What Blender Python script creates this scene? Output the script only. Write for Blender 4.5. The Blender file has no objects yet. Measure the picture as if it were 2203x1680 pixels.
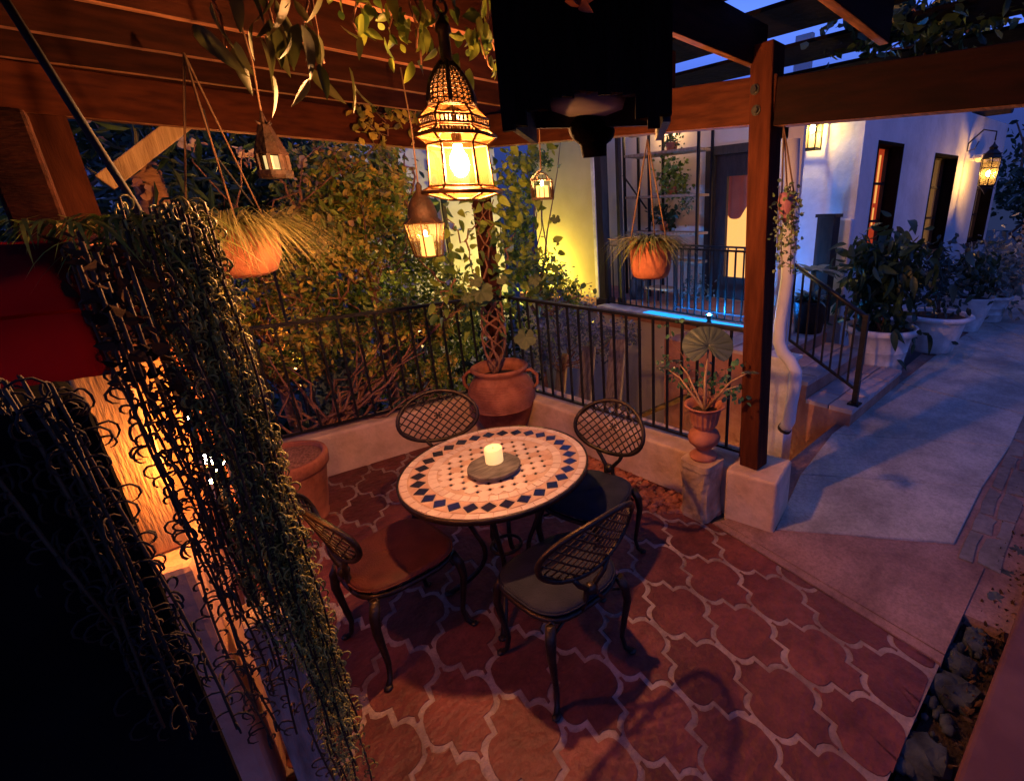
import bpy, math, random
import numpy as np
from mathutils import Vector, Matrix
random.seed(7)
PI = math.pi
S = bpy.context.scene
COL = S.collection
# ------------------------------------------------------------------ camera
F0, CX, CY, CAMH = 1032.8487830675476, 1351.9687363043083, 796.2784611575847, 1.9
R = np.array([[0.68937849, -0.72404301, -0.02278194],
              [-0.24537073, -0.20380196, -0.94776472],
              [0.68157942, 0.65895863, -0.31815565]])
cam = bpy.data.cameras.new('camera')
camo = bpy.data.objects.new('camera', cam); COL.objects.link(camo)
M = Matrix(((R[0][0], -R[1][0], -R[2][0], 0), (R[0][1], -R[1][1], -R[2][1], 0), (R[0][2], -R[1][2], -R[2][2], CAMH), (0, 0, 0, 1)))
camo.matrix_world = M
cam.sensor_fit = 'HORIZONTAL'; cam.sensor_width = 36
cam.lens = F0 / 2203 * 36
cam.shift_x = -(CX - 1101.5) / 2203
cam.shift_y = (CY - 840) / 2203
cam.clip_start = 0.05; cam.clip_end = 400
S.camera = camo
# ------------------------------------------------------------------ dusk sky
W = bpy.data.worlds.new('World'); S.world = W; W.use_nodes = True
nt = W.node_tree; bg = nt.nodes['Background']
tc = nt.nodes.new('ShaderNodeTexCoord'); sx = nt.nodes.new('ShaderNodeSeparateXYZ')
rp = nt.nodes.new('ShaderNodeValToRGB')
nt.links.new(tc.outputs['Generated'], sx.inputs[0]); nt.links.new(sx.outputs['Z'], rp.inputs[0])
e = rp.color_ramp.elements
e[0].position = 0.0; e[0].color = (0.028, 0.042, 0.13, 1)
e[1].position = 0.30; e[1].color = (0.22, 0.46, 2.0, 1)
m_ = e.new(0.45); m_.color = (0.08, 0.17, 0.80, 1)
m_ = e.new(0.13); m_.color = (0.045, 0.080, 0.38, 1)
m_ = e.new(1.0); m_.color = (0.055, 0.12, 0.70, 1)
nt.links.new(rp.outputs[0], bg.inputs[0]); bg.inputs[1].default_value = 0.43
S.view_settings.view_transform = 'Standard'; S.view_settings.look = 'None'
S.view_settings.exposure = 0.62; S.view_settings.gamma = 1
S.cycles.use_denoising = True
S.cycles.max_bounces = 6; S.cycles.transparent_max_bounces = 16
S.cycles.caustics_reflective = False; S.cycles.caustics_refractive = False
S.cycles.sample_clamp_indirect = 4

# ------------------------------------------------------------------ pixel -> world (photo measured at 2203 x 1680)
def ray(px, py):
    v = R.T @ np.array([(px - CX) / F0, (py - CY) / F0, 1.0]); return v
O = np.array([0, 0, CAMH])
def PZ(px, py, z=0.0): r = ray(px, py); return Vector(O + r * (z - CAMH) / r[2])
def PX(px, py, x): r = ray(px, py); return Vector(O + r * x / r[0])
def PY(px, py, y): r = ray(px, py); return Vector(O + r * y / r[1])
def PD(px, py, d): r = ray(px, py); return Vector(O + r * d / math.hypot(r[0], r[1]))
def PP(px, py, p0, n): r = Vector(ray(px, py)); o = Vector(O); return o + r * ((Vector(p0) - o).dot(Vector(n)) / r.dot(Vector(n)))

# ------------------------------------------------------------------ materials
def mat(name, c, rough=0.7, metal=0.0, c2=None, scale=6.0, bump=0.0, bscale=None, stretch=None, spec=0.4, detail=5.0, dist=0.0, emit=None, es=0.0, contrast=(0.35, 0.65)):
    m = bpy.data.materials.new(name); m.use_nodes = True
    n = m.node_tree.nodes; l = m.node_tree.links; b = n['Principled BSDF']
    b.inputs['Base Color'].default_value = (*c, 1); b.inputs['Roughness'].default_value = rough
    b.inputs['Metallic'].default_value = metal; b.inputs['Specular IOR Level'].default_value = spec
    t = n.new('ShaderNodeTexCoord'); mp = n.new('ShaderNodeMapping'); l.new(t.outputs['Object'], mp.inputs[0])
    if stretch: mp.inputs['Scale'].default_value = stretch
    if c2 is not None:
        no = n.new('ShaderNodeTexNoise'); no.inputs['Scale'].default_value = scale; no.inputs['Detail'].default_value = detail
        no.inputs['Distortion'].default_value = dist
        cr = n.new('ShaderNodeValToRGB'); cr.color_ramp.elements[0].position = contrast[0]; cr.color_ramp.elements[1].position = contrast[1]
        cr.color_ramp.elements[0].color = (*c, 1); cr.color_ramp.elements[1].color = (*c2, 1)
        l.new(mp.outputs[0], no.inputs['Vector']); l.new(no.outputs['Fac'], cr.inputs[0]); l.new(cr.outputs[0], b.inputs['Base Color'])
    if bump:
        n2 = n.new('ShaderNodeTexNoise'); n2.inputs['Scale'].default_value = bscale or scale * 4; n2.inputs['Detail'].default_value = 6
        bu = n.new('ShaderNodeBump'); bu.inputs['Strength'].default_value = bump; bu.inputs['Distance'].default_value = 0.02
        l.new(mp.outputs[0], n2.inputs['Vector']); l.new(n2.outputs['Fac'], bu.inputs['Height']); l.new(bu.outputs[0], b.inputs['Normal'])
    if emit:
        b.inputs['Emission Color'].default_value = (*emit, 1); b.inputs['Emission Strength'].default_value = es
    return m
def emission(name, c, s):
    m = bpy.data.materials.new(name); m.use_nodes = True; n = m.node_tree.nodes; l = m.node_tree.links
    n.remove(n['Principled BSDF']); e = n.new('ShaderNodeEmission'); e.inputs[0].default_value = (*c, 1); e.inputs[1].default_value = s
    l.new(e.outputs[0], n['Material Output'].inputs[0]); return m
def pane(name, tint=(0.95, 0.9, 0.8), mix=0.16, rough=0.08, body=None):
    m = bpy.data.materials.new(name); m.use_nodes = True; n = m.node_tree.nodes; l = m.node_tree.links
    b = n['Principled BSDF']; b.inputs['Base Color'].default_value = (*(body or (0.5, 0.42, 0.3)), 1); b.inputs['Roughness'].default_value = rough
    t = n.new('ShaderNodeBsdfTransparent'); t.inputs[0].default_value = (*tint, 1)
    mx = n.new('ShaderNodeMixShader'); mx.inputs[0].default_value = mix
    l.new(t.outputs[0], mx.inputs[1]); l.new(b.outputs[0], mx.inputs[2]); l.new(mx.outputs[0], n['Material Output'].inputs[0]); return m
def leafmat(name, c, c2, rough=0.5, trans=0.25, scale=5.0, spec=0.4):
    m = bpy.data.materials.new(name); m.use_nodes = True; n = m.node_tree.nodes; l = m.node_tree.links
    b = n['Principled BSDF']; b.inputs['Roughness'].default_value = rough; b.inputs['Specular IOR Level'].default_value = spec
    g = n.new('ShaderNodeNewGeometry'); no = n.new('ShaderNodeTexNoise'); no.inputs['Scale'].default_value = scale
    l.new(g.outputs['Position'], no.inputs['Vector'])
    ad = n.new('ShaderNodeMath'); ad.operation = 'MULTIPLY_ADD'; ad.inputs[1].default_value = 0.45
    l.new(g.outputs['Random Per Island'], ad.inputs[0]); l.new(no.outputs['Fac'], ad.inputs[2])
    cr = n.new('ShaderNodeValToRGB'); cr.color_ramp.elements[0].position = 0.45; cr.color_ramp.elements[1].position = 0.95
    cr.color_ramp.elements[0].color = (*c, 1); cr.color_ramp.elements[1].color = (*c2, 1)
    l.new(ad.outputs[0], cr.inputs[0]); l.new(cr.outputs[0], b.inputs['Base Color'])
    tr = n.new('ShaderNodeBsdfTranslucent'); l.new(cr.outputs[0], tr.inputs[0])
    mx = n.new('ShaderNodeMixShader'); mx.inputs[0].default_value = trans
    l.new(b.outputs[0], mx.inputs[1]); l.new(tr.outputs[0], mx.inputs[2]); l.new(mx.outputs[0], n['Material Output'].inputs[0]); return m

WOODY = (1, 1, 1)
m_wood = mat('pergola stain', (0.042, 0.009, 0.004), 0.75, c2=(0.085, 0.019, 0.007), scale=3.0, bump=0.25, bscale=22, stretch=(1.5, 9, 9), spec=0.10)
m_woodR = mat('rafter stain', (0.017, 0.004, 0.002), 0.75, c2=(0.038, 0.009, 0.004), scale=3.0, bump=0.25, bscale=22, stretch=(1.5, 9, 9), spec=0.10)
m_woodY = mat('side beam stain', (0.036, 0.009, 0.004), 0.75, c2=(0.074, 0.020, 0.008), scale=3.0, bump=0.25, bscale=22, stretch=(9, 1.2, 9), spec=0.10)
m_woodYd = mat('dark side beam stain', (0.007, 0.002, 0.0012), 0.75, c2=(0.015, 0.0035, 0.002), scale=3.0, bump=0.25, bscale=22, stretch=(9, 1.2, 9), spec=0.10)  # darker copy for the right beam end, lantern falloff put into the colour
m_woodv = mat('post stain', (0.044, 0.010, 0.004), 0.75, c2=(0.088, 0.022, 0.008), scale=3.0, bump=0.25, bscale=22, stretch=(9, 9, 1.2), spec=0.10)
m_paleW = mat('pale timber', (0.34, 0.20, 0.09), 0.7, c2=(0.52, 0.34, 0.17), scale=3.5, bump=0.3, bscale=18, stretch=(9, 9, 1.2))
m_log = mat('weathered log', (0.22, 0.15, 0.10), 0.9, c2=(0.42, 0.31, 0.22), scale=5, bump=0.7, bscale=14, stretch=(7, 7, 1.2))
m_darkW = mat('near black wood', (0.02, 0.013, 0.010), 0.7, c2=(0.045, 0.026, 0.018), scale=4, bump=0.3, bscale=20, stretch=(6, 6, 1.5))
m_worn = mat('worn timber edge', (0.14, 0.05, 0.02), 0.7, c2=(0.34, 0.14, 0.06), scale=5, bump=0.2, bscale=20, stretch=(1.5, 9, 9))  # lantern light on beam and rafter undersides, painted as paler wood
m_umber = mat('charred umber plank', (0.010, 0.005, 0.003), 0.9, c2=(0.022, 0.010, 0.006), scale=5, bump=0.5, bscale=14, stretch=(8, 8, 1.5), spec=0.04)  # plain dark brown colour
m_black = mat('charred black wood', (0.004, 0.003, 0.003), 0.9, c2=(0.008, 0.006, 0.006), scale=6, bump=0.3, spec=0.03)  # plain near black colour
m_stucco = mat('white stucco', (0.66, 0.64, 0.62), 0.9, c2=(0.84, 0.82, 0.80), scale=1.3, bump=0.45, bscale=12, detail=9, dist=.5)
m_lowW = mat('low wall plaster', (0.62, 0.39, 0.22), 0.9, c2=(0.76, 0.54, 0.36), scale=3.2, bump=0.35, bscale=24)
m_yel = mat('ochre stucco', (0.52, 0.44, 0.22), 0.9, c2=(0.62, 0.54, 0.30), scale=1.4, bump=0.25, bscale=30)
m_tan = mat('tan stucco', (0.58, 0.48, 0.36), 0.9, c2=(0.70, 0.60, 0.47), scale=1.3, bump=0.25, bscale=30)
m_terra = mat('terracotta', (0.30, 0.085, 0.036), 0.8, c2=(0.48, 0.17, 0.08), scale=5, bump=0.3, bscale=30, detail=9, dist=.8)
m_terra2 = mat('aged terracotta', (0.33, 0.105, 0.05), 0.8, c2=(0.50, 0.19, 0.10), scale=9, bump=0.2, bscale=35)
m_tile = mat('floor tile', (0.125, 0.030, 0.022), 0.52, c2=(0.25, 0.068, 0.050), scale=4.5, bump=0.55, bscale=26, detail=9, dist=0.6, contrast=(0.3, 0.72), spec=0.35)
m_grout = mat('floor grout', (0.22, 0.145, 0.12), 0.9, c2=(0.40, 0.29, 0.245), scale=5, bump=0.4, bscale=60)
m_border = mat('red path concrete', (0.30, 0.15, 0.11), 0.85, c2=(0.48, 0.27, 0.20), scale=2.3, bump=0.3, bscale=30, detail=8)
m_conc = mat('grey concrete', (0.42, 0.37, 0.29), 0.8, c2=(0.66, 0.58, 0.46), scale=1.6, bump=0.3, bscale=26, detail=10, dist=0.4)
m_stone = mat('carved stone', (0.34, 0.20, 0.10), 0.9, c2=(0.58, 0.40, 0.23), scale=9, bump=0.9, bscale=16)
m_rock = mat('pale rock', (0.012, 0.016, 0.015), 0.9, c2=(0.085, 0.105, 0.10), scale=7, bump=0.8, bscale=20)
m_slate = mat('slate disc', (0.045, 0.038, 0.036), 0.7, c2=(0.12, 0.105, 0.10), scale=14, bump=0.35, bscale=30, stretch=(1, 3, 1))
m_iron = mat('black iron', (0.018, 0.017, 0.018), 0.38, metal=0.6, c2=(0.03, 0.027, 0.025), scale=20, bump=0.15, bscale=60, spec=0.5)
m_cast = mat('dark cast metal', (0.030, 0.022, 0.018), 0.42, metal=0.75, c2=(0.055, 0.040, 0.030), scale=18, bump=0.2, bscale=60)
m_brass = mat('aged brass', (0.10, 0.05, 0.018), 0.5, metal=0.7, c2=(0.18, 0.095, 0.035), scale=20)
m_rust = mat('rusted lantern metal', (0.016, 0.007, 0.004), 0.65, metal=0.3, c2=(0.042, 0.017, 0.009), scale=15, bump=0.3, bscale=50)
m_soil = mat('soil', (0.025, 0.016, 0.010), 1.0, c2=(0.06, 0.04, 0.028), scale=30, bump=1.0, bscale=70)
m_gravel = mat('red gravel', (0.20, 0.075, 0.03), 0.9, c2=(0.44, 0.20, 0.10), scale=60, bump=1.0, bscale=80)
m_navy = mat('navy mosaic', (0.006, 0.010, 0.045), 0.12, c2=(0.018, 0.016, 0.03), scale=7, spec=0.7)
m_cream = mat('cream mosaic', (0.50, 0.40, 0.36), 0.45, c2=(0.56, 0.46, 0.41), scale=26, bump=0.08, bscale=80)
m_peach = mat('peach mosaic', (0.40, 0.25, 0.18), 0.5, c2=(0.48, 0.33, 0.25), scale=22, bump=0.08, bscale=80)
m_mgr = mat('mosaic grout', (0.34, 0.235, 0.18), 0.9, c2=(0.42, 0.30, 0.24), scale=20)
m_cushR = mat('russet cushion', (0.055, 0.011, 0.006), 0.6, c2=(0.085, 0.019, 0.010), scale=12, bump=0.25, bscale=160, spec=0.3)
m_cushG = mat('grey tan cushion', (0.016, 0.017, 0.027), 0.7, c2=(0.026, 0.027, 0.042), scale=12, bump=0.25, bscale=160, spec=0.10)
m_wax = mat('candle wax', (0.85, 0.62, 0.34), 0.5, c2=(0.9, 0.7, 0.42), scale=8, emit=(1.0, 0.62, 0.22), es=0.55)
m_waxs = mat('lantern candle wax', (0.85, 0.5, 0.2), 0.5, emit=(1.0, 0.42, 0.10), es=1.6)
m_flame = emission('candle flame', (1.0, 0.55, 0.16), 60)
m_flame_in = emission('small flame', (1.0, 0.50, 0.14), 1500)
m_bulb = emission('warm bulb', (1.0, 0.44, 0.17), 2200)
m_paneB = pane('lantern pane', tint=(.92, .80, .62), mix=0.13, rough=0.3, body=(0.34, 0.17, 0.05))
m_paneC = pane('candle lantern pane', mix=0.10)
m_frost = mat('lit seeded glass', (0.6, 0.5, 0.3), 0.3, emit=(1.0, 0.62, 0.2), es=1.2)
m_white = mat('white paint', (0.66, 0.64, 0.62), 0.45, c2=(0.74, 0.72, 0.70), scale=4, bump=0.08, bscale=40)
m_potw = mat('white glazed pot', (0.66, 0.62, 0.56), 0.6, c2=(0.82, 0.78, 0.72), scale=5, bump=0.15, bscale=30)
m_purple = mat('violet glazed pot', (0.26, 0.10, 0.16), 0.5, c2=(0.38, 0.16, 0.20), scale=8)
m_redbox = leafmat('red cloth', (0.055, 0.001, 0.001), (0.11, 0.003, 0.002), 0.9, 0.4)
m_brick = mat('step brick', (0.36, 0.14, 0.08), 0.85, c2=(0.52, 0.24, 0.15), scale=5, bump=0.4, bscale=28)
m_tread = mat('step tread', (0.44, 0.30, 0.25), 0.85, c2=(0.60, 0.45, 0.38), scale=4, bump=0.35, bscale=28)
m_glassD = mat('dark window glass', (0.02, 0.02, 0.025), 0.05, spec=0.8)
m_rope = mat('hanging cord', (0.16, 0.085, 0.045), 0.9)
m_ropeD = mat('dark cable', (0.015, 0.012, 0.012), 0.7)
m_ground = mat('courtyard soil', (0.05, 0.04, 0.03), 0.95, c2=(0.10, 0.08, 0.06), scale=2, bump=0.6, bscale=10)
m_dred = mat('dark red paving', (0.13, 0.045, 0.035), 0.8, c2=(0.22, 0.09, 0.065), scale=3, bump=0.3, bscale=24)
m_flag = mat('flagstone', (0.16, 0.13, 0.10), 0.8, c2=(0.30, 0.25, 0.20), scale=2.5, bump=0.4, bscale=22)
m_blueled = emission('azure lamp lens', (0.01, 0.28, 1.0), 4500)
m_yelled = emission('uplight lens', (1.0, 0.74, 0.08), 3800)
m_fairy = emission('fairy bulb', (1.0, 0.45, 0.12), 260)
m_lit = emission('lit room wall', (1.0, 0.56, 0.20), 0.62)
m_litR = emission('lit red curtain', (0.55, 0.05, 0.012), 0.6)
m_litY = emission('lit yellow curtain', (1.0, 0.45, 0.10), 0.9)
m_litD = emission('lit door interior', (1.0, 0.48, 0.14), 1.0)
m_inner = mat('interior plaster', (0.55, 0.42, 0.28), 0.9)
m_curt = mat('rose drape', (0.42, 0.12, 0.07), 0.8, c2=(0.5, 0.16, 0.09), scale=5)
m_bark = mat('vine bark', (0.16, 0.07, 0.04), 0.85, c2=(0.30, 0.14, 0.08), scale=16, bump=0.6, bscale=40)
m_ring = mat('ringed trunk bark', (0.26, 0.11, 0.045), 0.85, c2=(0.40, 0.19, 0.085), scale=12, bump=0.6, bscale=30, stretch=(1, 1, 5))
L_dark = leafmat('dark glossy leaf', (0.012, 0.030, 0.014), (0.045, 0.085, 0.035), 0.4)
L_mid = leafmat('mid green leaf', (0.03, 0.09, 0.02), (0.30, 0.38, 0.05), 0.45)
L_gold = leafmat('lamp side leaf', (0.04, 0.06, 0.010), (0.74, 0.52, 0.10), 0.42, 0.25)  # lamplight gold put into the leaf colour
L_olive = leafmat('olive hook leaf', (0.09, 0.10, 0.018), (0.50, 0.45, 0.10), 0.45, 0.15, scale=9)
L_brown = leafmat('brown dry stem', (0.035, 0.018, 0.008), (0.11, 0.055, 0.02), 0.7, 0.1)
L_grass = leafmat('wispy grass blade', (0.10, 0.11, 0.03), (0.42, 0.36, 0.14), 0.5, 0.2)
L_succ = leafmat('pale succulent leaf', (0.07, 0.11, 0.05), (0.20, 0.26, 0.12), 0.5, 0.1)
L_grey = leafmat('grey green leaf', (0.07, 0.11, 0.08), (0.22, 0.29, 0.22), 0.5, 0.2)
L_ear = mat('elephant ear leaf', (0.055, 0.075, 0.055), 0.45, c2=(0.085, 0.11, 0.08), scale=8)
L_pink = leafmat('pink petal', (0.50, 0.22, 0.10), (0.75, 0.55, 0.30), 0.6, 0.4)
L_violet = leafmat('violet petal', (0.18, 0.03, 0.5), (0.35, 0.08, 0.7), 0.6, 0.4)
L_pale = leafmat('pale variegated leaf', (0.16, 0.18, 0.12), (0.42, 0.42, 0.33), 0.5, 0.2)

def grain(m, scale, lo, amt=.7):
    n = m.node_tree.nodes; l = m.node_tree.links; b = n['Principled BSDF']; src = b.inputs['Base Color'].links[0].from_socket
    t = n.new('ShaderNodeTexCoord'); no = n.new('ShaderNodeTexNoise'); no.inputs['Scale'].default_value = scale; no.inputs['Detail'].default_value = 8; no.inputs['Roughness'].default_value = .75
    cr = n.new('ShaderNodeValToRGB'); cr.color_ramp.elements[0].position = .38; cr.color_ramp.elements[1].position = .58; cr.color_ramp.elements[0].color = (lo, lo, lo, 1)
    mx = n.new('ShaderNodeMixRGB'); mx.blend_type = 'MULTIPLY'; mx.inputs[0].default_value = amt
    l.new(t.outputs['Object'], no.inputs['Vector']); l.new(no.outputs['Fac'], cr.inputs[0]); l.new(src, mx.inputs[1]); l.new(cr.outputs[0], mx.inputs[2]); l.new(mx.outputs[0], b.inputs['Base Color'])
grain(m_terra, 9, .55); grain(m_conc, 3.0, .6); grain(m_conc, 45, .6); grain(m_border, 5, .5); grain(m_border, 60, .6); grain(m_tile, 14, .55); grain(m_tile, 70, .7, .5); grain(m_lowW, 6, .72); grain(m_stucco, 2.2, .85); grain(m_grout, 25, .6); grain(m_potw, 5, .7); grain(m_flag, 20, .6)
# ------------------------------------------------------------------ mesh helpers
def V(*a): return Vector(a)
def wloc(o):
    v = Vector((0, 0, 0))
    while o is not None: v += o.location; o = o.parent
    return v
def basis(d):
    d = Vector(d).normalized(); up = Vector((0, 0, 1)) if abs(d.z) < 0.95 else Vector((1, 0, 0))
    u = d.cross(up).normalized(); return u, d.cross(u).normalized()
class MB:
    def __init__(s): s.v = []; s.f = []; s.m = []; s.sm = []
    def add(s, vs, fs, mi=0, smooth=False):
        o = len(s.v); s.v += [tuple(p) for p in vs]
        for f in fs: s.f.append([i + o for i in f]); s.m.append(mi); s.sm.append(smooth)
    def hexa(s, b, t, mi=0):   # 4 bottom (ccw seen from top), 4 top
        s.add(list(b) + list(t), [(3, 2, 1, 0), (4, 5, 6, 7), (0, 1, 5, 4), (1, 2, 6, 5), (2, 3, 7, 6), (3, 0, 4, 7)], mi)
    def box(s, x0, x1, y0, y1, z0, z1, mi=0):
        s.hexa([(x0, y0, z0), (x1, y0, z0), (x1, y1, z0), (x0, y1, z0)], [(x0, y0, z1), (x1, y0, z1), (x1, y1, z1), (x0, y1, z1)], mi)
    def beam(s, a, b, w, h, mi=0, up=(0, 0, 1), worn=False):   # a,b centreline
        a = Vector(a); b = Vector(b); d = (b - a).normalized(); up = Vector(up)
        u = d.cross(up).normalized() * w / 2; k = u.cross(d).normalized() * h / 2
        s.add([a - u - k, a + u - k, a + u + k, a - u + k, b - u - k, b + u - k, b + u + k, b - u + k],
              [(0, 1, 2, 3), (7, 6, 5, 4), (0, 4, 5, 1), (1, 5, 6, 2), (2, 6, 7, 3), (3, 7, 4, 0)], mi)
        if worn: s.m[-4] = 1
    def tube(s, pts, r, n=8, mi=0, closed=False, caps=True, flat=1.0):
        pts = [Vector(p) for p in pts]; k = len(pts)
        rr = r if isinstance(r, (list, tuple)) else [r] * k
        vs = []; u = None
        for i, p in enumerate(pts):
            if closed: d = pts[(i + 1) % k] - pts[i - 1]
            else: d = pts[min(i + 1, k - 1)] - pts[max(i - 1, 0)]
            if d.length < 1e-9: d = Vector((0, 0, 1))
            d.normalize()
            if u is None: u, w = basis(d)
            else:
                u = (u - d * u.dot(d));
                if u.length < 1e-6: u, w = basis(d)
                u.normalize(); w = d.cross(u)
            w = d.cross(u)
            for j in range(n):
                a = 2 * PI * j / n; vs.append(p + (u * math.cos(a) + w * math.sin(a) * flat) * rr[i])
        fs = []
        for i in range(k if closed else k - 1):
            i2 = (i + 1) % k
            for j in range(n):
                j2 = (j + 1) % n; fs.append((i * n + j, i * n + j2, i2 * n + j2, i2 * n + j))
        s.add(vs, fs, mi, True)
        if caps and not closed:
            o = len(s.v) - len(vs)
            s.f.append([o + j for j in range(n)][::-1]); s.m.append(mi); s.sm.append(False)
            s.f.append([o + (k - 1) * n + j for j in range(n)]); s.m.append(mi); s.sm.append(False)
    def lathe(s, prof, c=(0, 0, 0), n=32, mi=0, smooth=True, rot=0.0, sx=1.0, sy=1.0):
        vs = []; c = Vector(c); k = len(prof)
        for r, z in prof:
            for j in range(n):
                a = 2 * PI * j / n + rot; vs.append(c + Vector((r * math.cos(a) * sx, r * math.sin(a) * sy, z)))
        fs = [(i * n + j, i * n + (j + 1) % n, (i + 1) * n + (j + 1) % n, (i + 1) * n + j) for i in range(k - 1) for j in range(n)]
        s.add(vs, fs, mi, smooth)
    def disc(s, c, r, n=32, mi=0, rot=0.0):
        c = Vector(c); s.add([c + Vector((r * math.cos(2 * PI * j / n + rot), r * math.sin(2 * PI * j / n + rot), 0)) for j in range(n)], [tuple(range(n))], mi)
    def ball(s, c, r, n=10, mi=0, sq=(1, 1, 1)):
        c = Vector(c); prof = [(max(1e-4, math.sin(PI * i / n)) * r, -math.cos(PI * i / n) * r) for i in range(n + 1)]
        vs = []
        for rr, z in prof:
            for j in range(n): a = 2 * PI * j / n; vs.append(c + Vector((rr * math.cos(a) * sq[0], rr * math.sin(a) * sq[1], z * sq[2])))
        fs = [(i * n + j, i * n + (j + 1) % n, (i + 1) * n + (j + 1) % n, (i + 1) * n + j) for i in range(n) for j in range(n)]
        s.add(vs, fs, mi, True)
    def prism(s, poly, z0, z1, mi=0):
        n = len(poly); vs = [(p[0], p[1], z0) for p in poly] + [(p[0], p[1], z1) for p in poly]
        s.add(vs, [tuple(range(n))[::-1], tuple(range(n, 2 * n))] + [(i, (i + 1) % n, n + (i + 1) % n, n + i) for i in range(n)], mi)
    def build(s, name, mats, parent=None, local=False):
        me = bpy.data.meshes.new(name)
        off = Vector((0, 0, 0)) if local else wloc(parent)
        vs = np.array(s.v, dtype=float).reshape(-1, 3) - np.array(off)
        me.from_pydata(vs.tolist(), [], s.f)
        mats = mats if isinstance(mats, (list, tuple)) else [mats]
        for m in mats: me.materials.append(m)
        me.polygons.foreach_set('material_index', s.m); me.polygons.foreach_set('use_smooth', s.sm)
        me.update()
        o = bpy.data.objects.new(name, me); COL.objects.link(o)
        if parent is not None: o.parent = parent
        return o
def bevel(o, w=0.006, seg=2):
    b = o.modifiers.new('bevel', 'BEVEL'); b.width = w; b.segments = seg; b.limit_method = 'ANGLE'; b.angle_limit = math.radians(40); return o
def tag(o, label=None, cat=None, group=None, kind=None):
    if label: o['label'] = label
    if cat: o['category'] = cat
    if group: o['group'] = group
    if kind: o['kind'] = kind
    return o
def thing(name, label, cat, loc=(0, 0, 0), group=None):
    o = bpy.data.objects.new(name, None); COL.objects.link(o); o.location = loc; o.empty_display_size = 0.1
    return tag(o, label, cat, group)
def struct(o): o['kind'] = 'structure'; return o
def copy_tree(o, parent=None):
    c = o.copy(); COL.objects.link(c); c.parent = parent
    for ch in o.children: copy_tree(ch, c)
    return c
rng = np.random.default_rng(11)
def leaves(pts, size, nrm=None, jit=1.0, aspect=0.5, droop=0.3, var=0.35, fold=0.18, shape='leaf'):
    """leaf sized faces (folded leaf of 6 vertices); returns MB"""
    pts = np.asarray(pts, float); n = len(pts)
    d = rng.normal(size=(n, 3)); d[:, 2] -= droop
    if nrm is not None: d = d * jit + nrm
    d /= np.linalg.norm(d, axis=1, keepdims=True)
    t = rng.normal(size=(n, 3)); u = np.cross(d, t); u /= np.linalg.norm(u, axis=1, keepdims=True); w = np.cross(d, u)
    L = size * (1 + var * rng.uniform(-1, 1, n))[:, None]; Wd = L * aspect
    c = pts
    v = np.stack([c, c + d * L * .35 + u * Wd * .5 + w * L * fold * .5, c + d * L * .75 + u * Wd * .38 + w * L * fold * .4, c + d * L,
                  c + d * L * .75 - u * Wd * .38 + w * L * fold * .4, c + d * L * .35 - u * Wd * .5 + w * L * fold * .5, c + d * L * .5], axis=1)
    mb = MB(); mb.v = [tuple(x) for x in v.reshape(-1, 3)]
    for i in range(n):
        o = i * 7
        mb.f += [[o, o + 1, o + 6], [o + 1, o + 2, o + 6], [o + 2, o + 3, o + 6], [o + 3, o + 4, o + 6], [o + 4, o + 5, o + 6], [o + 5, o, o + 6]]
    mb.m = [0] * len(mb.f); mb.sm = [False] * len(mb.f)
    return mb
def nleaves(pts, size, nrm=None, jit=1.0, aspect=0.4, droop=0.3, var=0.4, seg=6, curl=.35):
    pts = np.asarray(pts, float); mb = MB()
    for p in pts:
        d = rng.normal(size=3) * jit; d[2] -= droop
        if nrm is not None: d = d + nrm
        d = Vector(d).normalized(); u, w = basis(d); a = rng.uniform(0, 2 * PI); s_ = u * math.cos(a) + w * math.sin(a); up = d.cross(s_); L = size * (1 + var * rng.uniform(-1, 1)); q = Vector(p); cv = curl * rng.uniform(.3, 1.3); vs = []
        for k in range(seg + 1):
            t_ = k / seg; wd = L * aspect * .5 * math.sin(PI * min(1, t_ ** .75 * .98 + .02)) ** .8; c = q + d * (L * t_) - up * (cv * L * t_ * t_) + V(0, 0, -.10 * L * t_ * t_)
            vs += [c - s_ * wd + up * wd * .35, c, c + s_ * wd + up * wd * .35]
        mb.add(vs, [f for k in range(seg) for f in ((3 * k, 3 * k + 1, 3 * k + 4, 3 * k + 3), (3 * k + 1, 3 * k + 2, 3 * k + 5, 3 * k + 4))], 0, True)
    return mb
def blob(c, r, n, hollow=0.5):
    """points in an ellipsoidal cloud broken into lumps"""
    c = np.array(c, float); r = np.array(r, float)
    k = max(3, int(n / 60)); lump = rng.normal(size=(k, 3)); lump /= np.linalg.norm(lump, axis=1, keepdims=True)
    lump *= rng.uniform(hollow, 1, (k, 1)); idx = rng.integers(0, k, n)
    p = lump[idx] + rng.normal(size=(n, 3)) * 0.20
    return c + p * r
def branch(mb, a, b, r0, r1, wob=0.06, n=7, k=6, mi=0):
    a = Vector(a); b = Vector(b); pts = []
    for i in range(n):
        t = i / (n - 1); p = a.lerp(b, t)
        if 0 < i < n - 1: p += Vector(rng.normal(size=3)) * wob
        pts.append(p)
    mb.tube(pts, [r0 + (r1 - r0) * i / (n - 1) for i in range(n)], k, mi); return pts
# ================================================================== SETTING
GL = -2.3
mb = MB(); mb.box(-60, 90, -60, 90, GL - 0.2, GL); struct(mb.build('ground', m_ground))
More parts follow.
